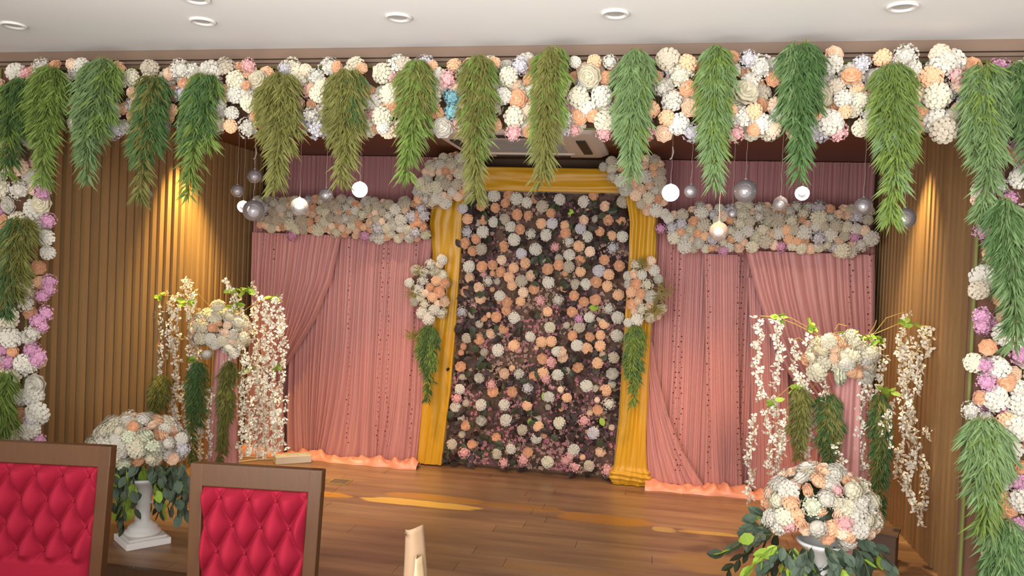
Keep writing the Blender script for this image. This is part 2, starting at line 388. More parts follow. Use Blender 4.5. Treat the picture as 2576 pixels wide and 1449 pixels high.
def flower(parent, pos, rad, col, nrm, rnd, kind=None):
    if kind is None:
        u = rnd.random()
        if col in 'PQ': kind = 'r' if u < .75 else 'm'
        elif col in 'KMBL': kind = 'h' if u < .75 else 'f'
        elif col in 'D': kind = 'm'
        else: kind = 'm' if u < .62 else ('h' if u < .78 else ('f' if u < .88 else 'r'))
    me = flower_mesh(kind, col, rnd.randrange(3))
    q = (Vector(nrm) + Vector((rnd.uniform(-.28, .28), rnd.uniform(-.28, .28), rnd.uniform(-.28, .28)))).normalized().to_track_quat('Z', 'Y')
    o = bpy.data.objects.new(NAMES[kind], me); C.objects.link(o)
    o.rotation_euler = (q.to_matrix() @ Matrix.Rotation(rnd.random() * 6.28, 3, 'Z')).to_euler()
    sq = rnd.uniform(.82, 1.0); o.scale = (rad, rad * rnd.uniform(.92, 1.05), rad * sq)
    o.location = Vector(pos) - parent.location; o.parent = parent
    return o
def fill(parent, sampler, existing, n, sizes, rnd, cols, tries=4000, overlap=.72, kind=None):
    """dart throwing: sampler() -> (pos, normal); keeps away from what is already there"""
    pts = list(existing); made = 0
    for t in range(tries):
        if made >= n: break
        c = rnd.choices([s[0] for s in cols], [s[1] for s in cols])[0]
        r = rnd.uniform(*sizes) * (.78 if c in 'PQ' else (.9 if c in 'KMB' else 1))
        p, nr = sampler()
        if all((p - q).length > (r + s) * overlap for q, s in pts):
            pts.append((p, r)); flower(parent, p, r, c, nr, rnd, kind); made += 1
    return pts

# ------------------------------------------------------------------ feathery hanging greens
def leaf_quad(v, f, p, d, nr, ln, wd):
    s = d.cross(nr)
    if s.length < 1e-6: s = Vector((1, 0, 0))
    s.normalize(); o = len(v)
    v.append(tuple(p)); v.append(tuple(p + d * ln * .45 - s * wd + nr * ln * .06)); v.append(tuple(p + d * ln - Vector((0, 0, ln * .15)))); v.append(tuple(p + d * ln * .45 + s * wd + nr * ln * .06))
    f.append((o, o + 1, o + 2, o + 3))
def tuft(name, top, bot, wpx, y, label, m, m2, seed, group, dens=1.0, flare=1.0, leafl=.056, cat='hanging greenery', parts_only=None):
    """bunch of feathery stems hanging from top pixel to bottom pixel at depth y"""
    q = random.Random(seed); A = PY(top[0], top[1], y); B = PY(bot[0], bot[1], y); wd = (PY(top[0] + wpx / 2, top[1], y) - A).length
    root = parts_only if parts_only is not None else thing(name, tuple(A), label, cat, group)
    O = root.location if parts_only is not None else A
    Lh = (A - B).length; ns = 9
    for k in range(ns):
        off = (k / (ns - 1) - .5) * 2; ln = Lh * q.uniform(.42, 1 - .35 * abs(off)); 
        if k == ns // 2: ln = Lh
        pts = []; N = 22; ph = q.random() * 6
        for i in range(N + 1):
            t = i / N; spread = wd * off * (1.0 - .55 * max(0, t * ln / Lh - .35)) * min(1, .55 + t * 3) * flare
            x = A.x + (B.x - A.x) * t * ln / Lh + spread * .50 + math.sin(t * 7 + ph) * wd * .10
            yy = A.y - .045 - .05 * math.sin(min(1, t * 2) * math.pi / 2) + q.uniform(-.004, .004) - (.03 * (1 - abs(off)))
            z = A.z - ln * t
            pts.append(Vector((x, yy, z)))
        v, f = [], []
        st = MB().tube([p - O for p in pts], .0016, 3)
        nl = int(66 * dens * (ln / .45) + 12)
        for i in range(nl):
            t = q.random(); a_ = t * N; i0 = min(int(a_), N - 1); p = pts[i0].lerp(pts[i0 + 1], a_ - i0)
            th = q.random() * 6.28; out = Vector((math.cos(th), math.sin(th) * .8, 0)); dn = q.uniform(.5, 1.7)
            sl = wd * .38 * (1 - .5 * t) * (1 + .3 * math.sin(t * 15 + seed)) * (q.uniform(.35, 1) if q.random() < .8 else q.uniform(1, 1.9)); d = (out + Vector((0, 0, -dn))).normalized()
            # a side sprig with leaflets on both sides
            nlf = 5
            for j in range(nlf):
                pp = p + d * sl * (j + .5) / nlf; side = Vector((-out.y, out.x, 0)) * (1 if j % 2 else -1)
                dd = (d + side * .85 + Vector((0, 0, -.15)) + Vector((q.uniform(-.2, .2), q.uniform(-.2, .2), 0))).normalized()
                leaf_quad(v, f, pp - O, dd, Vector((0, -1, 0)) if abs(out.x) > .5 else out, leafl * q.uniform(.7, 1.4), .0036)
        st.build('stem', M_stem, root)
        b = MB(); b.v = v; b.f = f; o = b.build('frond', m if q.random() < .65 else m2, root)
    return root

# ------------------------------------------------------------------ flower beam across the stage front, with its two columns
rnd = random.Random(11)
YA = 3.26
beam_c = PY(1250, 240, YA + .06)
beam = thing('flower_beam', (XC, YA + .06, beam_c.z), 'long beam packed with ivory, peach and blush artificial flowers across the stage top', 'flower garland')
Lp = PY(60, 240, YA + .06); Rp = PY(2440, 235, YA + .06)
bk = MB()
for dz in (-.13, -.045, .045, .13): bk.tube([(Lp.x - XC - .1, 0.03, dz), (Rp.x - XC + .1, .03, dz)], .006, 5)
for i in range(40): 
    xx = (Lp.x - XC) + (Rp.x - Lp.x) * i / 39; bk.tube([(xx, .03, -.14), (xx, .03, .14)], .004, 4)
bk.build('wire_frame', M_stem, beam)
MB().box((0, .045, 0), (Rp.x - Lp.x, .012, .24)).build('backing_board', mat('dark_backing', '6A4A38', rough=.8), beam)
for xs, yy in ((Lp.x - XC + .3, .06), (0, .06), (Rp.x - XC - .3, .06)):
    MB().tube([(xs, .06, .1), (xs, .09, ZC - beam_c.z - .05)], .004, 4).build('hanging_wire', M_grey, beam)
S = .3313
def conv(lst, ox, oy=0, s=S): return [(ox + x * s, oy + y * s, r * s, c) for (x, y, r, c) in lst]
B1 = [(135,540,60,'W'),(225,575,60,'K'),(70,640,70,'W'),(30,740,60,'W'),(620,500,60,'W'),(545,490,45,'Q'),(1000,590,65,'C'),(1140,520,65,'D'),(1370,530,80,'W'),(1405,635,55,'P'),(1380,715,60,'L'),(1130,620,60,'C'),(1060,790,75,'Q'),(1050,870,45,'P'),(1060,980,70,'W'),(1600,540,80,'W'),(1790,610,70,'C'),(1890,500,55,'K'),(1960,610,75,'C'),(1875,650,40,'P'),(1790,720,65,'W'),(1890,790,65,'C'),(1760,860,50,'W'),(1960,880,60,'P'),(1750,960,50,'P'),(1890,970,80,'W'),(1410,960,60,'L'),(350,910,60,'M'),(620,820,60,'C'),(610,930,70,'C'),(340,530,50,'W'),(1450,870,50,'G'),(220,700,55,'Q'),(1290,560,50,'Q'),(1480,590,45,'W'),(760,500,50,'Q'),(1000,700,45,'Q'),(1530,990,50,'W')]
B2 = [(350,520,50,'L'),(510,530,45,'Q'),(590,580,60,'W'),(640,650,55,'C'),(750,510,45,'P'),(740,860,60,'W'),(600,980,80,'L'),(545,880,60,'W'),(730,1000,40,'P'),(1095,560,75,'C'),(1210,635,45,'P'),(1155,715,75,'C'),(1270,500,60,'D'),(1200,830,60,'P'),(1095,890,75,'C'),(1100,970,50,'W'),(1240,960,50,'W'),(1470,500,40,'P'),(1590,600,65,'K'),(1720,560,60,'L'),(1625,740,62,'B'),(1620,850,58,'B'),(1720,850,45,'P'),(1550,970,75,'W'),(1655,940,50,'K'),(1730,990,60,'W'),(1510,860,45,'P'),(1940,480,45,'P'),(2050,590,70,'C'),(1890,900,40,'P'),(2010,730,60,'W'),(2090,900,60,'W'),(600,720,60,'C'),(450,980,50,'P')]
B3 = [(240,580,65,'C'),(330,500,65,'L'),(440,490,50,'P'),(400,600,50,'P'),(310,750,65,'P'),(210,740,50,'W'),(430,700,60,'W'),(285,890,75,'C'),(280,1010,60,'K'),(400,1000,45,'P'),(430,910,40,'P'),(745,470,40,'W'),(890,470,50,'P'),(855,580,80,'C'),(975,590,45,'P'),(770,740,75,'C'),(950,730,75,'W'),(780,885,60,'P'),(670,900,55,'W'),(650,990,50,'L'),(740,990,40,'K'),(880,880,45,'P'),(975,925,75,'C'),(970,1010,60,'K'),(1090,980,45,'P'),(1010,470,50,'W'),(1350,590,50,'P'),(1450,450,75,'D'),(1545,575,85,'C'),(1600,480,60,'P'),(1600,670,55,'P'),(1480,770,70,'W'),(1400,670,50,'W'),(1620,820,60,'Q'),(1440,895,55,'P'),(1530,940,75,'W'),(1630,1010,60,'L'),(1420,1010,60,'Q'),(1280,1010,60,'K'),(1930,440,50,'P'),(1940,530,55,'W'),(1890,610,50,'P'),(2040,700,85,'C'),(2060,450,60,'L'),(1890,720,60,'P'),(1930,850,50,'P'),(2010,900,80,'W'),(1960,1020,60,'K'),(290,640,40,'Q')]
B4 = [(115,510,85,'W'),(60,850,55,'P'),(130,940,70,'W'),(60,985,45,'P'),(30,620,60,'W'),(670,420,60,'Q'),(660,490,65,'W'),(560,740,80,'C'),(690,660,55,'D'),(555,860,50,'P'),(750,850,45,'P'),(800,580,60,'P'),(880,490,60,'L'),(640,930,85,'W'),(700,1000,60,'K'),(850,680,50,'P'),(870,760,50,'C'),(740,750,55,'W'),(1040,440,55,'P'),(1210,430,75,'W'),(1260,530,60,'W'),(1400,590,75,'P'),(1450,730,85,'C'),(1325,880,65,'P'),(1500,480,80,'W'),(1470,410,60,'Q'),(1600,580,50,'K'),(1620,650,50,'Q'),(1440,920,80,'W'),(1500,990,85,'D'),(1570,880,50,'D'),(1290,970,50,'P'),(880,970,60,'C'),(940,950,60,'W'),(210,980,50,'Q'),(1270,800,40,'K'),(210,600,50,'P')]
beam_pts = []
for (px, py, r, c) in conv(B1, 0) + conv(B2, 600) + conv(B3, 1200) + conv(B4, 1876):
    p = PY(px, py, YA - rnd.uniform(0, .04)); rad = r / F * YA * 1.2
    if px < 130 or px > 2430: continue
    beam_pts.append((p, rad)); flower(beam, p, rad, c, (0, -1, 0), rnd)
COLS = [('W', 4), ('C', 3), ('P', 2.2), ('Q', 1.6), ('K', .9), ('L', .8), ('D', .6)]
def beam_s():
    px = rnd.uniform(70, 2450); t = px / 2576; y0 = 168 - 14 * t; y1 = 328 + 4 * t; py = rnd.uniform(y0, y1)
    return PY(px, py, YA + .015 + rnd.uniform(-.02, .02)), Vector((0, -1, (240 - py) / 160))
beam_pts = fill(beam, beam_s, beam_pts, 260, (.034, .054), rnd, COLS, 14000, .50)

def column(name, label, lst, x0f, x1f, y0, y1, seed, n, yd):
    q = random.Random(seed); top = PY((x0f(y0) + x1f(y0)) / 2, y0, yd); bot = PY((x0f(y1) + x1f(y1)) / 2, y1, yd)
    base = thing(name, (top.x, yd, 0.0), label, 'flower column')
    MB().box((0, .07, (top.z) / 2), (.20, .02, top.z)).build('backing_board', MATS['dark_backing'], base)
    fr = MB()
    for dx in (-.09, .09): fr.tube([(dx, .05, 0), (dx, .05, top.z)], .008, 6)
    fr.build('frame_post', M_stem, base)
    pts = []
    for (px, py, r, c) in lst:
        p = PY(px, py, yd - q.uniform(0, .03)); rad = r / F * yd * (1.3 if x0f(500) < 0 else 1.12); pts.append((p, rad)); flower(base, p, rad, c, (0, -1, 0), q)
    def s():
        py = q.uniform(y0, y1); px = q.uniform(x0f(py), x1f(py)); mid = (x0f(py) + x1f(py)) / 2; hw = (x1f(py) - x0f(py)) / 2
        return PY(px, py, yd + .01 + .05 * ((px - mid) / hw) ** 2), Vector(((px - mid) / hw * .8, -1, 0))
    fill(base, s, pts, n, (.038, .058), q, [('W', 3.5), ('C', 2.5), ('P', 1.6), ('Q', 1.2), ('M', 1.6), ('K', .5)], 6000, .62)
    return base
LC = conv([(150,85,75,'W'),(330,100,62,'M'),(320,185,72,'C'),(70,200,65,'W'),(370,320,56,'M'),(330,10,65,'W'),(90,450,65,'C'),(30,330,60,'P'),(355,450,60,'W'),(365,560,50,'W'),(375,780,50,'M'),(375,840,50,'M'),(60,880,75,'C'),(200,950,60,'W'),(350,1020,58,'M'),(290,1080,56,'M'),(70,1050,80,'C'),(80,1210,72,'W'),(255,1170,62,'W'),(330,1120,45,'M'),(100,1310,45,'P'),(300,1350,62,'M'),(240,1300,50,'M'),(190,1400,72,'W'),(30,1300,50,'M'),(40,560,60,'P'),(30,680,50,'Q'),(320,890,50,'M')], 0, 450) + conv([(185,60,60,'W'),(240,180,75,'W'),(225,255,65,'W'),(250,370,75,'W'),(200,480,62,'W'),(60,30,50,'M'),(265,545,42,'M'),(240,20,42,'M'),(215,420,50,'L')], 0, 900, .3788) + [(40, 330, 20, 'W'), (110, 395, 20, 'Q'), (120, 350, 20, 'K'), (30, 380, 22, 'P'), (45, 420, 22, 'Q'), (100, 300, 20, 'M'), (20, 250, 24, 'C'), (40, 182, 22, 'W'), (70, 190, 20, 'K')]
column('flower_column', 'tall column of ivory, peach and mauve flowers at the left end of the stage', LC, lambda y: -70, lambda y: 112 - (y - 200) * .02, 165, 1180, 21, 70, 3.30)
RC = conv([(400,350,32,'D'),(560,240,32,'W'),(555,420,32,'W'),(410,450,30,'M'),(412,490,24,'M'),(500,520,40,'W'),(545,545,38,'W'),(435,570,28,'P'),(380,630,32,'C'),(425,640,26,'M'),(470,650,40,'W'),(430,705,33,'M'),(500,705,35,'P'),(560,600,35,'M'),(405,765,26,'P'),(465,770,42,'W'),(560,790,40,'W'),(370,815,33,'W'),(510,855,32,'P'),(540,880,45,'W'),(520,965,38,'W'),(560,1030,26,'P'),(548,1090,30,'M'),(560,1160,38,'W'),(510,1190,35,'P'),(515,1270,30,'W'),(550,1250,32,'M'),(560,70,40,'W'),(530,460,26,'P'),(470,750,30,'W'),(560,1310,24,'P')], 2200, 500, .655) + [(2470, 478, 22, 'C'), (2508, 468, 20, 'L'), (2565, 450, 22, 'W'), (2550, 300, 24, 'W'), (2480, 300, 20, 'Q')]
column('flower_column', 'tall column of ivory, mauve and peach flowers at the right end of the stage', RC, lambda y: 2462 + (y - 200) * .01, lambda y: 2660, 165, 1470, 22, 85, 3.24)

GRP = 'feathery green bunches hanging from the flower beam'
n1, n2, n3, n4 = M_needle, M_needle2, M_needle3, M_needle4
T = [((78,200),(72,440),95,n2,n1,'dark feathery green bunch hanging over the left column top'),
 ((152,170),(160,465),110,n1,n1,'bright lime green bunch, second from the left end of the beam'),
 ((285,150),(262,452),125,n4,n1,'wide pale green bunch, third from the left end of the beam'),
 ((412,195),(402,500),92,n2,n3,'deep green bunch with a bubble glass ball beside its tip'),
 ((535,190),(522,495),100,n2,n1,'dark green bunch just left of the hanging white threads'),
 ((720,188),(735,480),125,n3,n3,'broad olive bunch over the left end of the pink curtain'),
 ((888,180),(893,465),115,n3,n2,'olive green bunch pointing down at the glaring left ball'),
 ((1065,158),(1052,448),100,n1,n3,'bright green bunch left of the blue hydrangeas'),
 ((1215,145),(1212,500),95,n3,n1,'long olive bunch right of the blue hydrangeas'),
 ((1395,125),(1374,468),92,n3,n1,'narrow olive bunch hanging before the middle of the yellow drape'),
 ((1600,130),(1590,460),100,n4,n1,'pale green bunch over the right corner flower cluster'),
 ((1800,122),(1790,465),85,n1,n4,'slim bright green bunch hanging right of the glaring right ball'),
 ((2010,112),(1992,440),125,n2,n4,'full dark green bunch left of the lit right downlight'),
 ((2235,165),(2225,562),125,n1,n4,'longest bright green bunch, hanging before the right slatted wall'),
 ((2462,165),(2440,550),135,n4,n1,'wide green bunch at the inner edge of the right column top'),
 ((2550,160),(2560,430),110,n2,n4,'dark green bunch at the upper right corner of the photo')]
for i, (a_, b_, w_, m1, m2, lab) in enumerate(T):
    tuft('hanging_fern', a_, b_, w_, YA - .02, lab, m1, m2, 100 + i, GRP, dens=1.25)
T2 = [((2512,500),(2512,865),110,n2,n4,'green bunch hanging down the middle of the right flower column',3.14),
 ((2462,1040),(2440,1300),150,n4,n1,'broad pale green bunch on the lower right flower column',3.14),
 ((2505,1285),(2480,1500),125,n4,n2,'blue green bunch at the lower right corner of the photo',3.14),
 ((78,545),(72,785),92,n3,n2,'olive green bunch halfway down the left flower column',3.2),
 ((28,925),(30,1150),115,n1,n1,'bright grass green bunch low on the left column behind the red chair',3.2)]
for i, (a_, b_, w_, m1, m2, lab, yd) in enumerate(T2):
    tuft('hanging_fern', a_, b_, w_, yd, lab, m1, m2, 200 + i, 'feathery green bunches on the flower columns', dens=1.5)

# ------------------------------------------------------------------ curtains
def sheet(name, rows, y, m, parent, npl, amp, nu=None, nv=26, seed=0, ydrop=0.0, warps=()):
    """rows: list of (v, xl, xr, z) world; pleats run down along constant u"""
    nu = nu or npl * 8; q = random.Random(seed)
    ph = [q.uniform(-.35, .35) for _ in range(npl + 2)]; am = [q.uniform(.5, 1.2) for _ in range(npl + 2)]
    sgn = [q.uniform(.6, 1.4) for _ in range(npl + 2)]
    cum = np.cumsum(sgn); cum = (cum - cum[0]) / (cum[-1] - cum[0])
    def fn(u, v):
        for i in range(len(rows) - 1):
            if v <= rows[i + 1][0] + 1e-9: break
        a, b = rows[i], rows[i + 1]; t = (v - a[0]) / (b[0] - a[0]); ts = t
        xl = a[1] + (b[1] - a[1]) * ts; xr = a[2] + (b[2] - a[2]) * ts; z = a[3] + (b[3] - a[3]) * t
        uu = float(np.interp(u, cum, np.arange(len(cum)))); k = min(int(uu), npl)
        d = abs(math.sin(math.pi * uu)) ** .7 * am[k]
        d += .35 * math.sin(u * npl * 3.1 + v * 1.5) * .5
        wdt = (xr - xl) / max(1e-6, rows[0][2] - rows[0][1])
        x = xl + (xr - xl) * u + .004 * math.sin(v * 5 + k)
        for (wx, ww, wv, st_) in warps:
            g_ = max(0, (v - wv) / (1 - wv)) ** 2.2; x += (wx - x) * st_ * g_ * math.exp(-((x - wx) / ww) ** 2)
        yy = y - amp * d * (.6 + .6 * v) - ydrop * v * v
        return (x, yy, z)
    b = MB().grid(fn, nu, nv); o = b.build(name, m, parent, smooth=True)
    return o
def rowsP(lst, y):
    """(xl,yl,xr,yr) pixels -> rows"""
    z = [(PY(a, b, y), PY(c, d, y)) for (a, b, c, d) in lst]; z0 = (z[0][0].z + z[0][1].z) / 2; z1 = (z[-1][0].z + z[-1][1].z) / 2; out = []
    for (p, q_) in z:
        zz = (p.z + q_.z) / 2; out.append(((z0 - zz) / (z0 - z1), p.x, q_.x, zz))
    return out
def beadstring(px0, px1, y, ztop, parent, seed):
    q = random.Random(seed); b = MB(); A = PY(px0, 640, y); B = PY(px1, 1150, y); n = 46
    for i in range(n):
        t = i / n; x = A.x + (B.x - A.x) * t + q.uniform(-.012, .012); z = ztop + (ST + .10 - ztop) * t; r = q.choice((.003, .0045, .006))
        c = Vector((x, y - .008, z)); v = [c + Vector(d) * r for d in ((1, 0, 0), (-1, 0, 0), (0, 1, 0), (0, -1, 0), (0, 0, 1), (0, 0, -1))]
        b.add(v, [(0, 2, 4), (2, 1, 4), (1, 3, 4), (3, 0, 4), (2, 0, 5), (1, 2, 5), (3, 1, 5), (0, 3, 5)])
    b.build('bead_string', M_bead, parent)
def hem(px0, px1, yh, parent, m, seed, r0=.038):
    A_ = PY(px0, 1150, yh); B_ = PY(px1, 1200, yh)
    def fn(u, v):
        x = A_.x + (B_.x - A_.x) * u; w = math.pi * v
        rr = r0 * (1 + .7 * noise.noise(Vector((x * 7, v * .8, seed)))); rr = max(rr, .012)
        fold = .24 * math.sin(x * 55 + 4 * noise.noise(Vector((x * 5, 0, seed))) + v * 5) + .6 * noise.noise(Vector((x * 22, v * 3, seed + 5)))
        r2 = rr * (1 + fold * math.sin(w))
        return (x, yh + .03 * noise.noise(Vector((x * 3, 1, seed))) - math.cos(w) * rr * 1.7, ST + .0005 + max(0, math.sin(w)) * r2 * 1.25)
    MB().grid(fn, 300, 14).build('puddled_hem', m, parent, smooth=True)
def rod(parent, x0, x1, y, z): MB().tube([(x0, y, z), (x1, y, z)], .012, 8).build('curtain_rod', M_grey, parent, smooth=True)

root0 = (0, 0, 0)
# upper backdrops against the wall
yU = 5.84
for (xa, xb, lab, sd) in ((672, 1105, 'dusty rose pleated cloth on the back wall above the left flower valance', 1), (1600, 2205, 'dusty rose pleated cloth on the back wall above the right flower valance', 2)):
    t = thing('backdrop_cloth', (0, yU, 0), lab, 'curtain', 'dusty rose backdrop cloths')
    A = PY(xa, 400, yU); B = PY(xb, 400, yU); o = sheet('pleated_cloth', [(0, A.x, B.x, ZS - .004), (1, A.x, B.x, 1.7)], 0, M_pink2, t, 46 if sd == 1 else 60, .022, seed=sd, nv=6); rod(t, A.x, B.x, .03, ZS - .03)
# lower curtains
yL = 5.70
t = thing('curtain', (0, 0, 0), 'rose pink pleated curtain left of the flower wall, swept aside to the left', 'curtain', 'rose pink stage curtains')
A = PY(636, 600, yL); Bx = PY(1100, 600, yL).x; zt = PY(860, 560, yL).z
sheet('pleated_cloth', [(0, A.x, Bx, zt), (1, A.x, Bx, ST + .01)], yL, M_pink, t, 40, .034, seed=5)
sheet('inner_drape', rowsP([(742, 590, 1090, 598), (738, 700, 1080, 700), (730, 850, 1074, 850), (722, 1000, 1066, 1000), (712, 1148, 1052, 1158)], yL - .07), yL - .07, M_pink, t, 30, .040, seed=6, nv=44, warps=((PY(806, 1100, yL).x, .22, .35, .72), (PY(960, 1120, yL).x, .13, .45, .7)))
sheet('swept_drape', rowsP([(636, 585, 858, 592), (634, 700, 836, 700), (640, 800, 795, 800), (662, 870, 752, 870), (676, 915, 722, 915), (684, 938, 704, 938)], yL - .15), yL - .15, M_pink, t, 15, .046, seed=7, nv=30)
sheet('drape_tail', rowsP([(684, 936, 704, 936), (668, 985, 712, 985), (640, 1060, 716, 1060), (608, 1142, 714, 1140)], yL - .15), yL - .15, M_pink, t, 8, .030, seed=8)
for k, (a_, b_) in enumerate(((662, 668), (690, 694), (880, 874), (962, 948), (978, 972), (1046, 1030))): beadstring(a_, b_, yL - .165, zt - .05, t, 30 + k)
hem(606, 1052, 5.50, t, M_hem, 3)
rod(t, A.x, Bx, yL + .02, zt)
t = thing('curtain', (0, 0, 0), 'rose pink pleated curtain right of the flower wall, drawn towards the right wall', 'curtain', 'rose pink stage curtains')
A = PY(1628, 640, yL - .02); Bx = PY(2202, 640, yL).x; zt = PY(1900, 590, yL).z
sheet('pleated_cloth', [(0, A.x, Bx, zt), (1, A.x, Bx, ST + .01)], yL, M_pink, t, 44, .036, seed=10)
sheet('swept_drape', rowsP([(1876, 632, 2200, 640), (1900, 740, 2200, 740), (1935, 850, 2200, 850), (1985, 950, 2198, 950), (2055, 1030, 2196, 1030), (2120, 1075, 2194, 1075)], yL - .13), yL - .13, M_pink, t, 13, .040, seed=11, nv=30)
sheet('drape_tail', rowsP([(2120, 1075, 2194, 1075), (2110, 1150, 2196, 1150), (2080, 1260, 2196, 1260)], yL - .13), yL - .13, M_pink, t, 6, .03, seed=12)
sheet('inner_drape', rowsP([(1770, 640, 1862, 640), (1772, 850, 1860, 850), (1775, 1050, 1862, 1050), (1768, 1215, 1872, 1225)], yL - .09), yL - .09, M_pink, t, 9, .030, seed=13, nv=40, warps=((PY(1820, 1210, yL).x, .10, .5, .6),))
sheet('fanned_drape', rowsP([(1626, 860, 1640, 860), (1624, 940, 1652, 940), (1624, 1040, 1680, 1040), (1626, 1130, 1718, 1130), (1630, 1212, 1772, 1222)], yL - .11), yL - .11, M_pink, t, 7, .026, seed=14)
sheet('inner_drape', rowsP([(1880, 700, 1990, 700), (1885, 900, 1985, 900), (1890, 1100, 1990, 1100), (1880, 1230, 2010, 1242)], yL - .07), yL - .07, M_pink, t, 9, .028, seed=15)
for k, (a_, b_) in enumerate(((1690, 1702), (1706, 1716), (1780, 1786), (1856, 1860), (1868, 1866), (2140, 2140), (2186, 2186))): beadstring(a_, b_, yL - .175, zt - .05, t, 50 + k)
hem(1626, 2185, 5.52, t, M_hem, 8, .042)
rod(t, A.x, Bx, yL + .02, zt)

# ------------------------------------------------------------------ flower wall
YW = 5.66
fw = thing('flower_wall', (PY(1350, 1180, YW).x, YW, ST), 'upright panel of dark leaves dotted with white and peach roses at stage centre', 'flower wall')
TL = PY(1150, 478, YW); TR = PY(1592, 484, YW); BL = PY(1118, 1168, YW); BR = PY(1556, 1196, YW)
O = fw.location
def fwp(u, v):   # u 0..1 left to right, v 0..1 top to bottom
    a_ = TL.lerp(BL, v); b_ = TR.lerp(BR, v); p = a_.lerp(b_, u); p.z = TL.z + (ST + .012 - TL.z) * v; return p
def back_fn(u, v):
    p = fwp(u, v) - O; p.y += .03 + .012 * noise.noise(Vector((u * 26, v * 40, 1))) * 2; return p
MB().grid(back_fn, 60, 90).build('moss_mat', mat('mossy_mat', '6E5548', rough=.9, var=.5, scale=22, objrand=0), fw)
MB().box((0, .06, (TL.z - ST) / 2), ((TR - TL).length, .03, TL.z - ST)).build('panel_board', M_chairwood, fw)
def small_fill(name, m, n, seed, vb, s0, s1, depth, leafy):
    q = random.Random(seed); b = MB()
    for i in range(n):
        v_ = q.random() ** (1 / vb) if vb >= 1 else 1 - q.random() ** (1 / (vb)) * 1.0
        u_ = q.random(); nn_ = noise.noise(Vector((u_ * 5 + seed, v_ * 8, seed * .7)))
        if nn_ < -.05: continue
        c = fwp(min(max(u_, .01), .99), min(max(v_, .01), .985)) - O; c.y -= q.uniform(0, depth); s = q.uniform(s0, s1)
        a0 = q.random() * 6; tx, ty = q.uniform(-.6, .6), q.uniform(-.6, .6)
        for k in range(1 if leafy else 4):
            a_ = a0 + k * math.pi / 2; d = Vector((math.cos(a_), tx, math.sin(a_))); w = Vector((-math.sin(a_), ty, math.cos(a_)))
            b.add([c, c + d * s * .55 - w * s * .4, c + d * s, c + d * s * .55 + w * s * .4], [(0, 1, 2, 3)])
    return stuff(b.build(name, m, fw))
small_fill('filler_blossoms', mat('rose_filler', 'BC7A84', rough=.8, var=.2), 2200, 2, 2.4, .009, .016, .03, False)
small_fill('filler_blossoms', mat('taupe_filler', 'A8897A', rough=.8, var=.2), 2600, 3, 1.1, .009, .018, .03, False)
small_fill('filler_blossoms', mat('plum_filler', '74505A', rough=.8, var=.2), 1600, 4, 1.0, .010, .018, .03, False)
small_fill('filler_leaves', mat('olive_filler', '5E5A38', rough=.7, var=.2), 700, 6, 1.2, .02, .035, .04, True)
small_fill('filler_leaves', M_darkleaf, 1900, 7, .9, .035, .062, .05, True)
q = random.Random(77)
# large separate leaves
def oval_leaf(ln=1.0, wd=.33, n=3):
    b = MB(); v = [(0, 0, 0)]; 
    prof = ((.2, .7), (.5, 1.0), (.8, .62))
    for (t, w) in prof: v += [(-w * wd, 0.02, t * ln), (0, -.05 * math.sin(t * 3), t * ln), (w * wd, .02, t * ln)]
    v.append((0, .03, ln)); f = [(0, 2, 1), (0, 3, 2)]
    for i in range(2):
        a_ = 1 + 3 * i; f += [(a_, a_ + 1, a_ + 4, a_ + 3), (a_ + 1, a_ + 2, a_ + 5, a_ + 4)]
    f += [(7, 8, 10), (8, 9, 10)]; b.add(v, f); return b
LEAF = {m.name: oval_leaf().mesh('leaf', m) for m in (M_darkleaf, M_darkgreen, M_euc, M_limeleaf, M_dryleaf)}
def leaf(parent, pos, ln, m, rnd, down=None, name='leaf'):
    o = bpy.data.objects.new(name, LEAF[m.name]); C.objects.link(o); o.scale = (ln, ln, ln); o.location = Vector(pos) - parent.location; o.parent = parent
    if down is None: o.rotation_euler = (rnd.uniform(-.5, .5), rnd.uniform(0, 6.28), rnd.uniform(-.5, .5))
    else:
        o.rotation_euler = (Vector(down).normalized().to_track_quat('Z', 'Y').to_matrix() @ Matrix.Rotation(rnd.uniform(-1.2, 1.2), 3, 'Z')).to_euler()
    return o
lc = [fwp(q.random(), q.random() ** .9) for _ in range(95)]; nlv = 0
for c in lc:
    for k in range(3):
        if nlv >= 284: break
        p = c + Vector((q.uniform(-.05, .05), -.045 - q.random() * .035, q.uniform(-.05, .05)))
        if not (ST + .05 < p.z < TL.z - .03) or not (fwp(0, (TL.z - p.z) / (TL.z - ST)).x + .02 < p.x < fwp(1, (TL.z - p.z) / (TL.z - ST)).x - .02): continue
        leaf(fw, p, q.uniform(.06, .082), q.choices([M_darkleaf, M_darkgreen, M_limeleaf], [6, 3, .35])[0], q); nlv += 1
for k in range(24):   # leaves poking out past the left edge
    v_ = .1 + .85 * k / 24; leaf(fw, fwp(.0, v_) + Vector((-.004, -.02, 0)), .05, M_darkleaf, q, (-1, -.2, q.uniform(-.8, .8)))
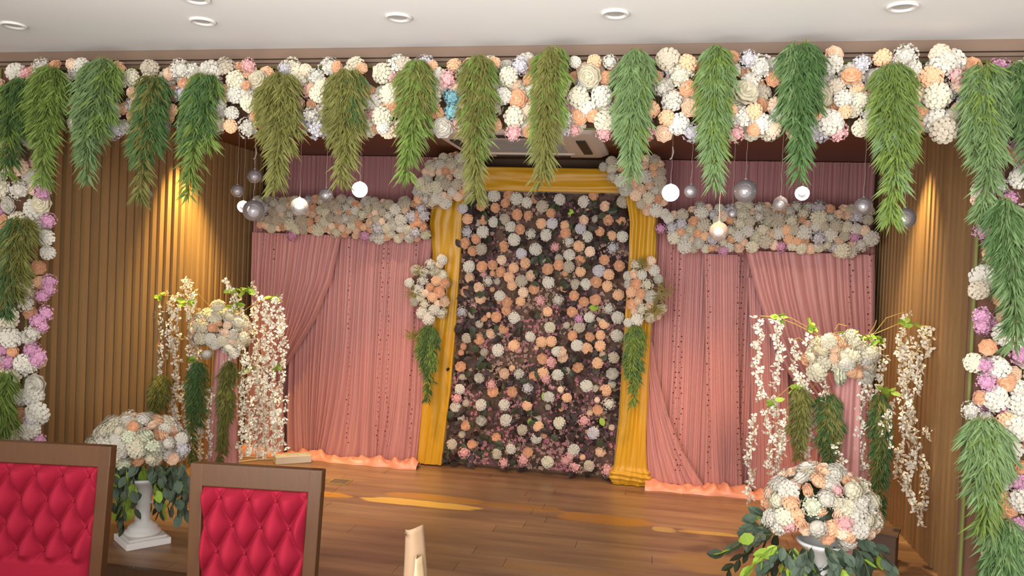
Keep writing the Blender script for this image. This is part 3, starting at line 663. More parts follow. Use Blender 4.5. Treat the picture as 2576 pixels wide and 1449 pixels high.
FW1 = '465,375,W 553,443,P 640,375,W 715,425,P 740,373,P 790,395,W 858,420,W 920,395,P 650,455,P 960,445,D 1075,400,W 1235,415,W 1300,375,P 1375,445,Q 1495,415,D 432,460,L 465,530,P 570,535,P 637,550,W 710,530,D 793,500,P 868,508,P 1018,490,P 1235,535,Q 1397,537,P 1480,545,P 750,580,W 812,598,P 955,560,P 1025,560,L 1112,572,P 1115,622,P 1213,595,L 1340,610,P 1420,640,P 1490,645,W 462,615,L 565,615,W 885,628,W 985,635,W 1257,645,W 772,665,W 450,690,P 522,662,P 705,712,P 1135,680,W 1203,708,P 1045,715,K 915,730,W 820,758,L 1425,720,L 500,740,P 555,730,D 1275,745,Q 1138,768,W 475,843,W 560,845,P 630,835,P 685,880,P 770,853,P 690,800,Q 848,820,P 1070,835,P 1210,805,P 1370,800,P 1470,840,P 1135,845,D 995,862,P 1213,878,P 1335,872,L 1400,898,P 740,915,P 885,905,Q 480,920,Q 602,942,W 820,940,D 760,970,P 1000,950,W 1180,965,D 1248,962,W 1315,948,P 1390,975,P 905,992,P 540,985,Q 455,1010,P 1107,982,P 680,1040,W 1170,1038,P 1235,1078,P 1310,1065,P 1465,1032,P 1063,1065,W 815,1075,P 945,1070,K 725,1080,P 835,1015,Q 550,1055,Q 720,1135,P 425,1145,L 995,1143,P 1160,1145,P 1400,1123,W 655,1180,P 775,1185,W 1270,1182,W 1460,1183,W 1370,1225,P 1200,1190,M 1010,1247,C 705,1255,P 1205,1245,D 1160,1303,P 1455,1303,W 880,1310,W 620,1290,Q 540,1325,P 955,1345,P 1020,1340,P 1275,1310,P 1345,1300,P 1190,1370,W 1345,1370,P 1255,1390,P 770,1370,P 665,1400,W 1080,1410,Q 460,1320,D'
FW2 = '790,55,P 1295,65,W 1375,90,P 1480,65,P 1130,110,W 1175,155,Q 1590,160,D 350,232,P 1015,170,P 1460,205,P 1300,240,P 1578,290,W 502,325,W 825,295,W 945,310,P 1020,280,P 1135,300,W 705,290,Q 345,415,W 612,435,P 770,437,P 893,408,L 1370,388,W 1525,425,P 1065,483,W 1210,485,P 1552,535,W 310,562,W 515,545,W 700,545,W 890,550,P 1460,583,P 518,672,W 718,668,W 392,708,P 1152,690,C 980,718,P 1425,770,L 640,808,P 965,812,W 442,862,P 280,862,D 758,900,W 895,925,P 1265,910,W 640,940,D 1485,920,Q 1055,1005,C 1390,1035,D 850,745,D 1350,670,K 380,930,K 1200,995,K 1080,200,K 860,990,K 1280,1040,K 1540,1100,K 1240,960,K 700,1040,K 320,490,K 600,380,K 1040,330,K'
fpts = []
for s_, (sx, ox, oy) in ((FW1, (.3796, 1000, 350)), (FW2, (.3106, 1050, 850))):
    for it in s_.split():
        x, y_, c = it.split(','); px = ox + float(x) * sx; py = oy + float(y_) * sx
        if PY(px, py, YW).z < ST + .04: py -= 8
        yy = YW - .05 - q.random() * .02; p = PY(px, py, yy); rad = (.044 if c in 'WCDL' else (.040 if c in 'PQ' else .044)) * q.uniform(.9, 1.08)
        fpts.append((p, rad)); flower(fw, p, rad, c, (0, -1, 0), q, {'W': None, 'C': None}.get(c) if q.random() < .6 else ('m' if c in 'WCDL' else None))
def fs():
    return fwp(q.uniform(.03, .97), q.uniform(.02, .97)) + Vector((0, -.028, 0)), Vector((0, -1, 0))
fill(fw, fs, fpts, 45, (.024, .034), q, [('Q', 2), ('D', 3), ('K', 1), ('P', 2), ('D', .8)], 3000, .8)

# ------------------------------------------------------------------ yellow draped frame
yr = thing('draped_frame', (0, 0, 0), 'mustard yellow satin draped over the doorway shaped frame around the flower wall', 'draped arch')
def draped_post(rows, y, depth, name, seed, npl=5, amp=.006, puddle=False):
    rws = [(PY(a, b, y), PY(c, d, y)) for (a, b, c, d) in rows]; nv = 60; z0 = rws[0][0].z
    q_ = random.Random(seed)
    def fn(u, v):
        a_ = v * (len(rws) - 1); i = min(int(a_), len(rws) - 2); t = a_ - i; A_ = rws[i][0].lerp(rws[i + 1][0], t); B_ = rws[i][1].lerp(rws[i + 1][1], t); z = (A_.z + B_.z) / 2
        z = max(z, ST + .002) if i >= len(rws) - 2 else z
        # u walks round the box: left side, front, right side, back
        per = [.0, .18, .5, .68, 1.0]; x0, x1 = A_.x, B_.x; pl = amp * math.sin(u * 60 + v * 3 + seed) * (.6 + noise.noise(Vector((u * 9, v * 5, seed)))) + amp * 1.2 * noise.noise(Vector((u * 22 + v * 6, v * 2.5, seed)))
        f_ = 0
        if puddle and v > .86:
            k = (v - .86) / .14; f_ = .022 * math.sin(math.pi * min(1, k * 1.05)) * (1 + .5 * math.sin(v * 160 + math.cos(u * 4) * 3))
        if u < .22: k = u / .22; return (x0 - pl - f_, y + depth * (1 - k), z)
        if u < .56: k = (u - .22) / .34; return (x0 + (x1 - x0) * k + (2 * k - 1) * f_, y - pl - f_ , z)
        if u < .78: k = (u - .56) / .22; return (x1 + pl + f_, y + depth * k, z)
        k = (u - .78) / .22; return (x1 + (x0 - x1) * k, y + depth, z)
    return MB().grid(fn, 90, 110).build(name, M_gold, yr, smooth=True)
draped_post([(1090, 490, 1168, 478), (1080, 560, 1160, 560), (1087, 640, 1156, 640), (1078, 800, 1146, 800), (1066, 960, 1132, 960), (1058, 1060, 1122, 1060), (1049, 1166, 1108, 1170)], 5.60, .15, 'left_post_drape', 3)
draped_post([(1575, 478, 1652, 500), (1586, 560, 1652, 560), (1583, 640, 1650, 640), (1574, 780, 1638, 780), (1566, 940, 1630, 940), (1556, 1080, 1625, 1080), (1545, 1175, 1625, 1180), (1540, 1220, 1625, 1222)], 5.52, .17, 'right_post_drape', 8, amp=.009, puddle=True)
def lint(u, v):
    A_ = PY(1130, 420, 5.58); B_ = PY(1625, 432, 5.58); zb = PY(1370, 482, 5.58).z; x = A_.x + (B_.x - A_.x) * u; zt_ = A_.z + .005
    pl = .008 * noise.noise(Vector((u * 5, v * 14, 2))) + .004 * math.sin(v * 30 + u * 3)
    if v < .3: return (x, 5.58 + .13 * (1 - v / .3), zt_ + pl * .4)
    if v < .7: k = (v - .3) / .4; return (x, 5.58 - pl, zt_ + (zb - zt_) * k)
    k = (v - .7) / .3; return (x, 5.58 + .13 * k, zb)
MB().grid(lint, 80, 40).build('lintel_drape', M_gold, yr, smooth=True)
fr = MB()
for px in (1120, 1610):
    p = PY(px, 700, 5.66); fr.box((p.x, 5.66, (2.2 + ST) / 2), (.05, .05, 2.2 - ST))
fr.build('wooden_frame', M_chairwood, yr)

# ------------------------------------------------------------------ valances and corner clusters
def cluster(name, label, cat, poly, yd, seed, n, sizes, cols, group=None, depth=.06, ov=.6, tries=7000, kinds=None, listed=()):
    """flowers filling a polygon of photo points at depth yd, bulging forward in the middle"""
    q_ = random.Random(seed); xs = [p[0] for p in poly]; ys = [p[1] for p in poly]; cx, cy = sum(xs) / len(xs), sum(ys) / len(ys)
    root = thing(name, tuple(PY(cx, cy, yd)), label, cat, group)
    def inside(x, y_):
        r_ = False; j = len(poly) - 1
        for i in range(len(poly)):
            xi, yi = poly[i]; xj, yj = poly[j]
            if (yi > y_) != (yj > y_) and x < (xj - xi) * (y_ - yi) / (yj - yi) + xi: r_ = not r_
            j = i
        return r_
    hh = (max(ys) - min(ys)) / 2; hw = (max(xs) - min(xs)) / 2
    def s():
        for _ in range(60):
            x = q_.uniform(min(xs), max(xs)); y_ = q_.uniform(min(ys), max(ys))
            if inside(x, y_): break
        ty = (y_ - cy) / hh if hh < hw else (x - cx) / hw
        b_ = depth * max(0, 1 - ty * ty)
        return PY(x, y_, yd - b_), (Vector((0, -1, -ty * .7)) if hh < hw else Vector((ty * .7, -1, 0)))
    # frame inside
    core = MB(); A_ = PY(min(xs) + 20, cy + (ys[0] - cy) * 0, yd + .02); 
    pts0 = [(Vector(PY(x, y_, yd - depth * .8)), r / F * yd) for (x, y_, r, c) in listed]
    for (x, y_, r, c) in listed: flower(root, PY(x, y_, yd - depth * .8), r / F * yd, c, (0, -1, 0), q_)
    fill(root, s, pts0, n, sizes, q_, cols, tries, ov)
    # flat net the stems are tied to
    def fn(u, v):
        x = min(xs) + (max(xs) - min(xs)) * u; lo, hi = None, None
        for y_ in np.linspace(min(ys), max(ys), 40):
            if inside(x, y_): lo = y_ if lo is None else lo; hi = y_
        if lo is None: lo = hi = cy
        lo += 8; hi = max(lo, hi - 8); p = PY(x, lo + (hi - lo) * v, yd + .01) - root.location; return p
    MB().grid(fn, 24, 4).build('backing_net', mat('taupe_net', '6E5040', rough=.9, var=.3, scale=30), root)
    return root
VC = [('W', 3), ('C', 2.2), ('D', 3.2), ('P', 1.4), ('Q', 1.5), ('L', .8)]
v1 = cluster('flower_valance', 'thick swag of cream and peach flowers over the left pink curtain', 'flower garland', [(640, 500), (700, 498), (820, 500), (960, 508), (1075, 512), (1072, 600), (960, 602), (860, 588), (740, 588), (650, 570)], 5.50, 31, 150, (.035, .056), VC, 'flower valances over the pink curtains',
   listed=[(735, 592, 17, 'M'), (918, 594, 17, 'M'), (1066, 570, 13, 'P'), (1035, 545, 20, 'L'), (1060, 525, 16, 'L'), (818, 558, 17, 'C'), (995, 528, 18, 'W'), (912, 540, 18, 'C'), (870, 550, 16, 'W'), (850, 566, 10, 'P'), (915, 572, 11, 'P'), (820, 518, 15, 'D'), (745, 576, 16, 'C'), (1045, 585, 18, 'L')])
cluster('flower_valance', 'thick swag of cream and peach flowers over the right pink curtain', 'flower garland', [(1668, 545), (1760, 520), (1900, 515), (2050, 520), (2190, 530), (2192, 615), (2120, 640), (1980, 622), (1860, 625), (1740, 628), (1680, 600)], 5.48, 32, 185, (.035, .058), VC, 'flower valances over the pink curtains',
   listed=[(1662, 575, 14, 'M'), (1820, 630, 14, 'M'), (1965, 620, 15, 'M'), (2150, 596, 16, 'M'), (1765, 535, 18, 'W'), (1682, 550, 15, 'W'), (1736, 580, 19, 'C'), (1992, 555, 20, 'C'), (2060, 548, 21, 'C'), (2022, 585, 20, 'W'), (2088, 590, 20, 'W'), (1902, 595, 18, 'C'), (1958, 586, 17, 'W'), (1695, 598, 18, 'C'), (1757, 610, 17, 'W'), (1790, 622, 12, 'P'), (1985, 602, 14, 'P'), (2022, 604, 14, 'P'), (2120, 630, 20, 'C'), (1862, 562, 20, 'C'), (1910, 545, 16, 'W'), (1840, 602, 11, 'P')])
VC2 = [('W', 3), ('C', 2.4), ('D', 3), ('Q', 2.4), ('P', .6)]
cluster('corner_flower_cluster', 'pale flower cluster over the upper left corner of the yellow frame', 'flower cluster', [(1112, 392), (1196, 385), (1185, 450), (1160, 500), (1090, 518), (1050, 500), (1055, 452), (1085, 415)], 5.44, 33, 62, (.036, .052), VC2, 'corner clusters on the yellow frame', listed=[(1108, 414, 16, 'W'), (1110, 450, 17, 'C'), (1100, 498, 18, 'W'), (1070, 500, 16, 'W')])
cluster('corner_flower_cluster', 'pale flower cluster over the upper right corner of the yellow frame', 'flower cluster', [(1512, 408), (1570, 398), (1660, 398), (1668, 450), (1672, 540), (1640, 545), (1600, 505), (1560, 465), (1520, 430)], 5.42, 34, 66, (.036, .052), VC2, 'corner clusters on the yellow frame', listed=[(1625, 445, 20, 'W'), (1518, 420, 12, 'W'), (1600, 490, 16, 'Q')])

def sprays(root, centers, y, q_):
    for (px, py, r) in centers:
        c = PY(px, py, y); b = MB()
        for k in range(26):
            th = q_.random() * 6.28; ph = q_.uniform(-.3, .9); d = Vector((math.cos(th) * math.cos(ph), -math.sin(ph), math.sin(th) * math.cos(ph))); ln = r / F * y * q_.uniform(.6, 1.1)
            s = d.cross(Vector((0, 1, 0))).normalized() * .003
            p0 = c - root.location; b.add([p0, p0 + d * ln * .5 - s, p0 + d * ln, p0 + d * ln * .5 + s], [(0, 1, 2, 3)])
        b.build('spiky_spray', M_dryleaf, root)
def bouquet(lab, poly, yd, seed, lst, spr, t_top, t_bot, tw):
    r_ = cluster('post_bouquet', lab, 'bouquet', poly, yd, seed, 10, (.034, .045), [('W', 3), ('C', 2), ('Q', 1)], 'bouquets tied to the yellow posts', listed=lst)
    sprays(r_, spr, yd - .07, random.Random(seed)); tuft('', t_top, t_bot, tw, yd, '', M_needle, M_needle2, seed, None, dens=1.0, leafl=.04, parts_only=r_)
bouquet('bouquet of white and peach flowers with green tail on the left yellow post', [(1060, 665), (1120, 645), (1122, 790), (1080, 815), (1035, 760), (1035, 690)], 5.50, 41,
  [(1112, 653, 15, 'W'), (1083, 665, 15, 'W'), (1095, 682, 17, 'C'), (1064, 707, 17, 'W'), (1098, 706, 15, 'P'), (1118, 713, 14, 'P'), (1082, 724, 14, 'P'), (1105, 735, 16, 'P'), (1088, 748, 15, 'P'), (1118, 760, 14, 'Q'), (1052, 730, 17, 'W'), (1068, 766, 16, 'C'), (1093, 780, 16, 'W'), (1078, 802, 18, 'W'), (1042, 758, 14, 'D'), (1030, 712, 14, 'W'), (1046, 680, 15, 'D')],
  [(1060, 680, 30), (1042, 735, 32), (1050, 850, 30), (1035, 840, 26)], (1085, 815), (1088, 1000), 70)
bouquet('bouquet of white and peach flowers with green tail on the right yellow post', [(1590, 660), (1640, 655), (1670, 700), (1665, 790), (1620, 815), (1580, 780), (1578, 700)], 5.43, 42,
  [(1600, 665, 15, 'C'), (1645, 680, 15, 'W'), (1615, 690, 14, 'W'), (1600, 715, 16, 'P'), (1628, 716, 16, 'C'), (1588, 735, 15, 'P'), (1612, 740, 15, 'P'), (1590, 765, 15, 'P'), (1637, 746, 17, 'W'), (1615, 778, 16, 'C'), (1603, 804, 17, 'W'), (1636, 798, 15, 'D'), (1580, 812, 12, 'W'), (1656, 702, 13, 'W'), (1595, 690, 13, 'Q')],
  [(1658, 740, 34), (1675, 728, 34), (1640, 790, 34), (1650, 775, 30), (1615, 665, 28)], (1600, 815), (1592, 1010), 66)

# ------------------------------------------------------------------ glass balls on threads
def facet_ball(r):
    v, f = ball(r, 12, 8); return v, f
BALLS = [(375, 488, 30, 4.5, 'n', 'glass bubble ball beside the tip of the deep green bunch on the left'), (640, 443, 36, 4.6, 'n', 'clear ball at the top of the group before the left curtain corner'), (597, 480, 32, 4.6, 'n', 'clear ball furthest left in the group by the left curtain corner'), (638, 530, 54, 4.5, 'n', 'largest clear ball on the left, before the valance end'), (612, 520, 30, 4.78, 't', 'small ball with a shining top half hidden behind the largest left ball'),
 (753, 520, 46, 4.6, 'n', 'clear ball over the left valance below the broad olive bunch'), (820, 490, 34, 4.7, 'n', 'clear ball between the left glaring ball and its neighbour'), (905, 477, 40, 4.7, 'g', 'glaring ball over the left flower valance'), (1687, 485, 44, 4.6, 'g', 'brightest glaring ball left of the right backdrop'), (1738, 481, 34, 4.7, 'n', 'clear ball just right of the brightest ball'), (1875, 480, 58, 4.4, 'n', 'largest faceted ball on the right side'),
 (1963, 512, 36, 4.7, 'n', 'clear ball between the largest faceted ball and the white topped one'), (2018, 487, 36, 4.4, 't', 'ball with bright white top on a visible thread'), (1842, 538, 24, 4.8, 'n', 'smallest clear ball over the right flower valance'), (1808, 582, 48, 4.4, 'n', 'low clear ball in front of the right flower valance'), (2172, 518, 44, 4.5, 'n', 'clear ball left of the tip of the longest green bunch'), (2276, 549, 54, 4.2, 'n', 'clear ball before the right slatted wall')]
for i, (px, py, dpx, yd, kd, lab) in enumerate(BALLS):
    c = PY(px, py, yd); zc = (c - CAM).dot(ray(W / 2, H / 2).normalized()); r = dpx / 2 / F * zc
    t = thing('glass_ball', tuple(c), lab, 'hanging ball', 'glass balls hanging on threads')
    b = MB(); b.add(*ball(r, 24, 14)); b.build('glass_shell', M_glass, t, smooth=True)
    b = MB(); b.add(*facet_ball(r * (.52 if kd != 't' else .3))); b.build('mirror_core', M_mirror, t, loc=(0, 0, -r * .12))
    b = MB(); q_ = random.Random(i); pts = [(0, 0, r * .9)]; L_ = ZS - c.z; n = 9
    for k in range(1, n + 1): pts.append((.004 * math.sin(k * 2 + i) * (1 - k / n), 0, r * .9 + (L_ - r * .9) * k / n))
    b.tube(pts, .0011, 4).build('thread', M_thread, t)
    MB().lathe([(r * .16, 0), (r * .14, r * .12), (r * .05, r * .16)], 10, (0, 0, r * .93)).build('cap', M_ring, t)
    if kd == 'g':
        b = MB(); b.add(*ball(r * .66, 16, 10)); b.build('glare_core', M_glare, t, smooth=True, loc=(0, -r * .05, 0))  # glowing core stands in for reflected glare, the ball holds no lamp
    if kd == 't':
        b = MB().lathe([(r * 1.01, 0), (r * .9, r * .48), (r * .6, r * .82), (r * .2, r * 1.0)], 18); b.build('highlight_cap', M_captop, t, smooth=True)  # glowing shell piece stands in for light catching the top half
    if (px, py) in ((638, 530), (2018, 487), (1687, 485)):
        zz = PY(px, 392, yd).z - c.z; MB().tube([(0, 0, zz + .05), (.006, 0, zz + .02), (-.002, 0, zz - .01), (-.012, 0, zz - .02)], .0035, 5).build('thread_knot', M_plastic, t)

# ------------------------------------------------------------------ floral stands
def blossom_me():
    b = MB()
    for k in range(3):
        a_ = 2 * math.pi * k / 3 + .3; d = Vector((math.cos(a_), math.sin(a_), .3)); s = Vector((-math.sin(a_), math.cos(a_), 0))
        b.add([(0, 0, -.1), d * .55 - s * .48 + Vector((0, 0, .1)), d * 1.05, d * .55 + s * .48 + Vector((0, 0, .1)), d * .55 - Vector((0, 0, .14))], [(0, 4, 1), (1, 4, 2), (2, 4, 3), (3, 4, 0)])
    return b
BL = blossom_me(); BLM = BL.mesh('blossom', M_bloss)
def stand(label, px, ybase_px, yd, ball_c, ball_r, strands, twigs, foliage, colpx, seed, listed):
    q_ = random.Random(seed); base = PY(px, 1000, yd); t = thing('floral_stand', (base.x, yd, ST), label, 'flower stand', 'tall flower stands with white wisteria')
    O_ = Vector(t.location); bc = PY(ball_c[0], ball_c[1], yd); br = ball_r / F * yd
    zt = bc.z - ST - br * .2; hw = colpx / 2 / F * yd
    def colf(u, v):
        a_ = 2 * math.pi * u; r = hw * (.75 + .5 * v + .10 * math.sin(a_ * 11 + v * 2) * (.5 + v)); return (r * math.cos(a_), r * math.sin(a_), zt * (1 - v) + .003)
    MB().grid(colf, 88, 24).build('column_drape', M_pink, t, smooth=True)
    MB().lathe([(hw * 1.6, 0), (hw * 1.6, .015), (hw * .4, .03), (.02, .06), (.02, zt)], 20).build('pedestal', M_grey, t)
    MB().lathe([(.02, 0), (br * .6, .01), (br * .7, .05), (br * .55, .09), (0.001, .1)], 20, (0, 0, zt - .06)).build('flower_holder', M_plastic, t)
    pts = []
    for (x, y_, r, c) in listed:
        p = PY(x, y_, yd - br * .75); pts.append((p, r / F * yd)); flower(t, p, r / F * yd, c, (p - bc), q_)
    def s():
        d = Vector((q_.gauss(0, 1), q_.gauss(0, 1), q_.gauss(0, 1))).normalized(); 
        if d.z < -.55: d.z = -d.z
        return bc + Vector((d.x * br, d.y * br, d.z * br * .8)), d
    fill(t, s, pts, 80, (.036, .052), q_, [('C', 4), ('W', 2), ('Q', 1.6), ('P', 1)], 4000, .5)
    nb = 0; rest = MB()
    order = sorted(strands, key=lambda s_: -(s_[-1] - s_[1]))
    for (x0, y0, x1, y1) in order:
        dy = q_.uniform(-.16, .10); A_ = PY(x0, y0, yd + dy); B_ = PY(x1, y1, yd + dy); n = max(6, int((A_ - B_).length / .05)); ph = q_.random() * 6
        vine = [A_.lerp(B_, k / n) + Vector((.008 * math.sin(ph + k * .9), .008 * math.cos(ph + k * 1.1), 0)) for k in range(n + 1)]
        so = MB().tube([p - O_ for p in vine], .0014, 3).build('wisteria_strand', M_twig, t)
        cnt = int((A_ - B_).length / .0115)
        for k in range(cnt):
            a_ = k / cnt * n; i0 = min(int(a_), n - 1); p = vine[i0].lerp(vine[i0 + 1], a_ - i0); th = q_.random() * 6.28; rr = q_.uniform(.006, .030) * (1 - .35 * k / cnt)
            p = p + Vector((math.cos(th) * rr, math.sin(th) * rr, q_.uniform(-.006, .006))); s_ = q_.uniform(.016, .026)
            rot = Euler((q_.uniform(0, 6.28), q_.uniform(0, 6.28), q_.uniform(0, 6.28))).to_matrix()
            if nb < 296:
                o = bpy.data.objects.new('blossom', BLM); C.objects.link(o); o.parent = so; o.location = p - O_; o.scale = (s_, s_, s_); o.rotation_euler = rot.to_euler(); nb += 1
            else: rest.add([rot @ (Vector(w) * s_) + p - O_ for w in BL.v], BL.f)
    if rest.v: stuff(rest.build('blossoms', M_bloss, t))
    for tw in twigs:
        P_ = [PY(x, y_, yd - .02) - O_ for (x, y_) in tw]; pp = []
        for k in range(13):
            s_ = k / 12; a_ = s_ * (len(P_) - 1); i0 = min(int(a_), len(P_) - 2); pp.append(P_[i0].lerp(P_[i0 + 1], a_ - i0))
        MB().tube(pp, .0022, 4).build('twig', M_twig, t)
    for (x, y_) in foliage:
        c = PY(x, y_, yd - .05)
        for k in range(7): leaf(t, c + Vector((q_.uniform(-.02, .02), q_.uniform(-.02, .02), q_.uniform(-.01, .01))), q_.uniform(.035, .06), M_limeleaf, q_, (q_.uniform(-1, 1), q_.uniform(-.5, .5), q_.uniform(-.7, .3)))
    return t
LS = [(350,738,356,930),(358,930,385,985),(398,745,402,960),(392,950,378,1040),(422,735,432,900),(445,742,440,1080),(460,700,478,780),(478,705,482,960),(486,770,500,1100),(430,1000,440,1120),(460,960,478,1130),(530,975,528,1160),(505,1050,498,1165),(545,1060,545,1165),(578,705,590,800),(600,745,615,860),(634,715,648,760),(640,760,645,960),(612,860,606,1160),(628,900,622,1150),(648,860,650,1160),(668,750,664,1155),(682,760,690,1150),(700,745,706,850),(712,800,706,1000),(708,1000,712,1130),(634,1000,636,1140),(655,960,672,1150),(690,980,698,1140),(575,860,570,930),(370,1000,360,1060)]
LSTAND = stand('tall flower stand with trailing white wisteria left of the curtains, behind the urn', 565, 1200, 4.62, (555, 835), 72, LS,
  [[(545, 790), (500, 740), (470, 705)], [(530, 800), (440, 745), (350, 738)], [(570, 790), (585, 740), (578, 705)], [(590, 800), (630, 770), (690, 745), (712, 760)], [(575, 790), (610, 740), (640, 715)], [(520, 860), (440, 850), (370, 1000)], [(500, 1000), (540, 930), (545, 980)]],
  [(400, 742), (590, 725), (625, 730), (470, 760), (690, 745), (525, 800), (590, 765), (500, 1010), (620, 930), (380, 950), (480, 900), (690, 925)], 66, 51,
  [(548, 770, 20, 'C'), (540, 800, 20, 'C'), (505, 820, 22, 'C'), (538, 830, 18, 'P'), (575, 800, 19, 'C'), (565, 840, 20, 'Q'), (600, 815, 19, 'C'), (530, 860, 19, 'C'), (575, 875, 19, 'W'), (500, 850, 18, 'D'), (612, 850, 18, 'C'), (520, 890, 17, 'W'), (590, 890, 16, 'W'), (548, 815, 16, 'P')])
RS = [(1912,798,1905,830),(1905,830,1910,1010),(1958,800,1950,985),(1895,1050,1885,1180),(1890,1180,1882,1270),(1935,1000,1930,1090),(1940,1090,1935,1200),(1975,1035,1970,1150),(1955,1000,1960,1190),(1995,855,2005,960),(2010,940,2030,1000),(2030,960,2035,1090),(2035,1090,2030,1170),(2060,1010,2050,1080),(2080,960,2075,1060),(2105,1115,2115,1170),(2035,850,2045,900),(2172,940,2168,1080),(2165,1080,2160,1190),(2190,930,2180,1040),(2220,860,2215,1030),(2225,1030,2235,1130),(2240,1010,2232,1080),(2275,790,2265,900),(2262,860,2275,1000),(2270,1000,2275,1120),(2285,850,2290,1050),(2290,1050,2290,1190),(2280,1190,2300,1290),(2310,840,2312,940),(2320,910,2300,1000),(2338,820,2330,900),(2335,1075,2330,1110),(2330,1170,2318,1290),(2315,1270,2310,1325),(2300,1050,2305,1180),(2260,1120,2270,1230),(2180,1150,2175,1200),(2190,850,2200,900)]
RSTAND = stand('tall flower stand with trailing white wisteria right of the curtains, behind the right urn', 2135, 1430, 4.42, (2115, 903), 64, RS,
  [[(2060, 840), (1990, 800), (1912, 795)], [(2070, 850), (2000, 815), (1958, 800)], [(2040, 870), (2010, 850), (1995, 855)], [(2190, 850), (2230, 800), (2275, 785)], [(2200, 840), (2260, 815), (2338, 820)], [(2100, 830), (2110, 815), (2130, 820)], [(2180, 850), (2200, 820), (2205, 805)], [(2030, 960), (1990, 970), (1955, 1000)], [(2060, 960), (2000, 1010), (1975, 1035)]],
  [(1965, 797), (2035, 820), (2290, 815), (2130, 840), (2215, 855), (2180, 845), (2010, 975), (1940, 1010), (2235, 985)], 84, 52,
  [(2070, 885, 24, 'C'), (2120, 895, 26, 'C'), (2055, 935, 26, 'C'), (2110, 945, 27, 'G'), (2085, 860, 20, 'C'), (2150, 860, 22, 'C'), (2120, 865, 16, 'P'), (2150, 920, 18, 'P'), (2160, 940, 16, 'P'), (2175, 900, 22, 'W'), (2195, 890, 20, 'C'), (2030, 905, 17, 'P'), (2040, 900, 18, 'C'), (2175, 945, 22, 'W'), (2140, 845, 18, 'C'), (2105, 920, 18, 'C')])
def stand_green(root, lst, yd, sd):
    for i, (a_, b_, w_, m1) in enumerate(lst): tuft('', a_, b_, w_, yd, '', m1, M_needle3, sd + i, None, dens=.9, leafl=.04, parts_only=root)
stand_green(LSTAND, [((515, 905), (515, 1150), 62, M_needle2), ((592, 905), (585, 1150), 46, M_needle3), ((425, 940), (420, 1060), 60, M_needle3)], 4.60, 300)
stand_green(RSTAND, [((2080, 985), (2075, 1210), 80, M_needle2), ((2205, 985), (2200, 1290), 60, M_needle2), ((2010, 970), (2000, 1140), 60, M_needle3)], 4.40, 320)

# ------------------------------------------------------------------ urns with flower domes
def urn(label, px, by, yd, dome_c, dome_w, dome_h, listed, leaves, seed, rot):
    q_ = random.Random(seed); b0 = PY(px, by, yd); t = thing('urn_arrangement', (b0.x, yd, ST), label, 'flower urn', 'white urns with flower domes'); O_ = Vector(t.location)
    w = .104
    p1 = bevel(MB().box((0, 0, .016), (2 * w, 2 * w, .032)).build('plinth', M_white, t, rot=(0, 0, rot)), .003)
    bevel(MB().box((0, 0, .038), (1.7 * w, 1.7 * w, .012)).build('plinth_step', M_white, t, rot=(0, 0, rot)), .003)
    prof = [(.080, .044), (.086, .052), (.080, .062), (.066, .070), (.070, .078), (.060, .088), (.042, .100), (.036, .112), (.040, .120), (.036, .128), (.034, .19), (.038, .196), (.036, .204), (.040, .24), (.060, .275), (.085, .30), (.105, .315), (.110, .325), (.100, .33), (.06, .30), (.01, .27)]
    MB().lathe(prof, 32).build('urn_body', M_white, t, smooth=True)
    for k in range(2):   # scroll handles
        sg = -1 if k else 1; MB().tube([(sg * .036, 0, .20), (sg * .062, 0, .205), (sg * .076, 0, .225), (sg * .070, 0, .245), (sg * .058, 0, .24)], .006, 6).build('scroll', M_white, t, smooth=True)
    dc = PY(dome_c[0], dome_c[1], yd); rw = dome_w / 2 / F * yd * .93; rh = dome_h / F * yd
    v, f = ball(1, 16, 10); MB().add([(x * rw * .74, y * rw * .6, max(z, -.25) * rh * .7) for x, y, z in v], f).build('foam_core', M_darkgreen, t, loc=tuple(dc - O_))
    pts = []
    for (x, y_, r, c) in listed:
        dx = (x - dome_c[0]) / (dome_w / 2); dz = (dome_c[1] - y_) / dome_h; dpt = math.sqrt(max(.05, 1 - min(.95, dx * dx + dz * dz))); p = PY(x, y_, yd - rw * .8 * dpt)
        pts.append((p, r / F * yd)); flower(t, p, r / F * yd * 1.18, c, (p - dc), q_)
    def s():
        d = Vector((q_.gauss(0, 1), q_.gauss(0, 1), q_.gauss(0, .8))).normalized()
        if d.z < -.15: d.z = -d.z
        return dc + Vector((d.x * rw, d.y * rw * .8, d.z * rh)), d
    fill(t, s, pts, 80, (.036, .050), q_, [('W', 3), ('C', 3), ('P', 1.6), ('Q', 1.6), ('K', .4)], 5000, .48)
    # stems and leaves spilling below the dome
    nl = 0
    for (x0, y0, x1, y1, n, mm) in leaves:
        dy = q_.uniform(-.16, .06); A_ = PY(x0, y0, yd + dy); B_ = PY(x1, y1, yd + dy - .03)
        pp = [A_.lerp(B_, k / 6) + Vector((0, 0, .03 * math.sin(math.pi * k / 6))) for k in range(7)]
        MB().tube([p - O_ for p in pp], .0015, 3).build('stem', M_stem, t)
        for k in range(n):
            s_ = (k + .5) / n * 6; i0 = min(int(s_), 5); p = pp[i0].lerp(pp[i0 + 1], s_ - i0); d = (B_ - A_).normalized() + Vector((q_.uniform(-.8, .8), q_.uniform(-.5, .3), q_.uniform(-.9, .3)))
            leaf(t, p, q_.uniform(.058, .078), mm if q_.random() < .88 else M_limeleaf, q_, d)
    return t
E = M_euc; G = M_darkgreen; q = random.Random(9)
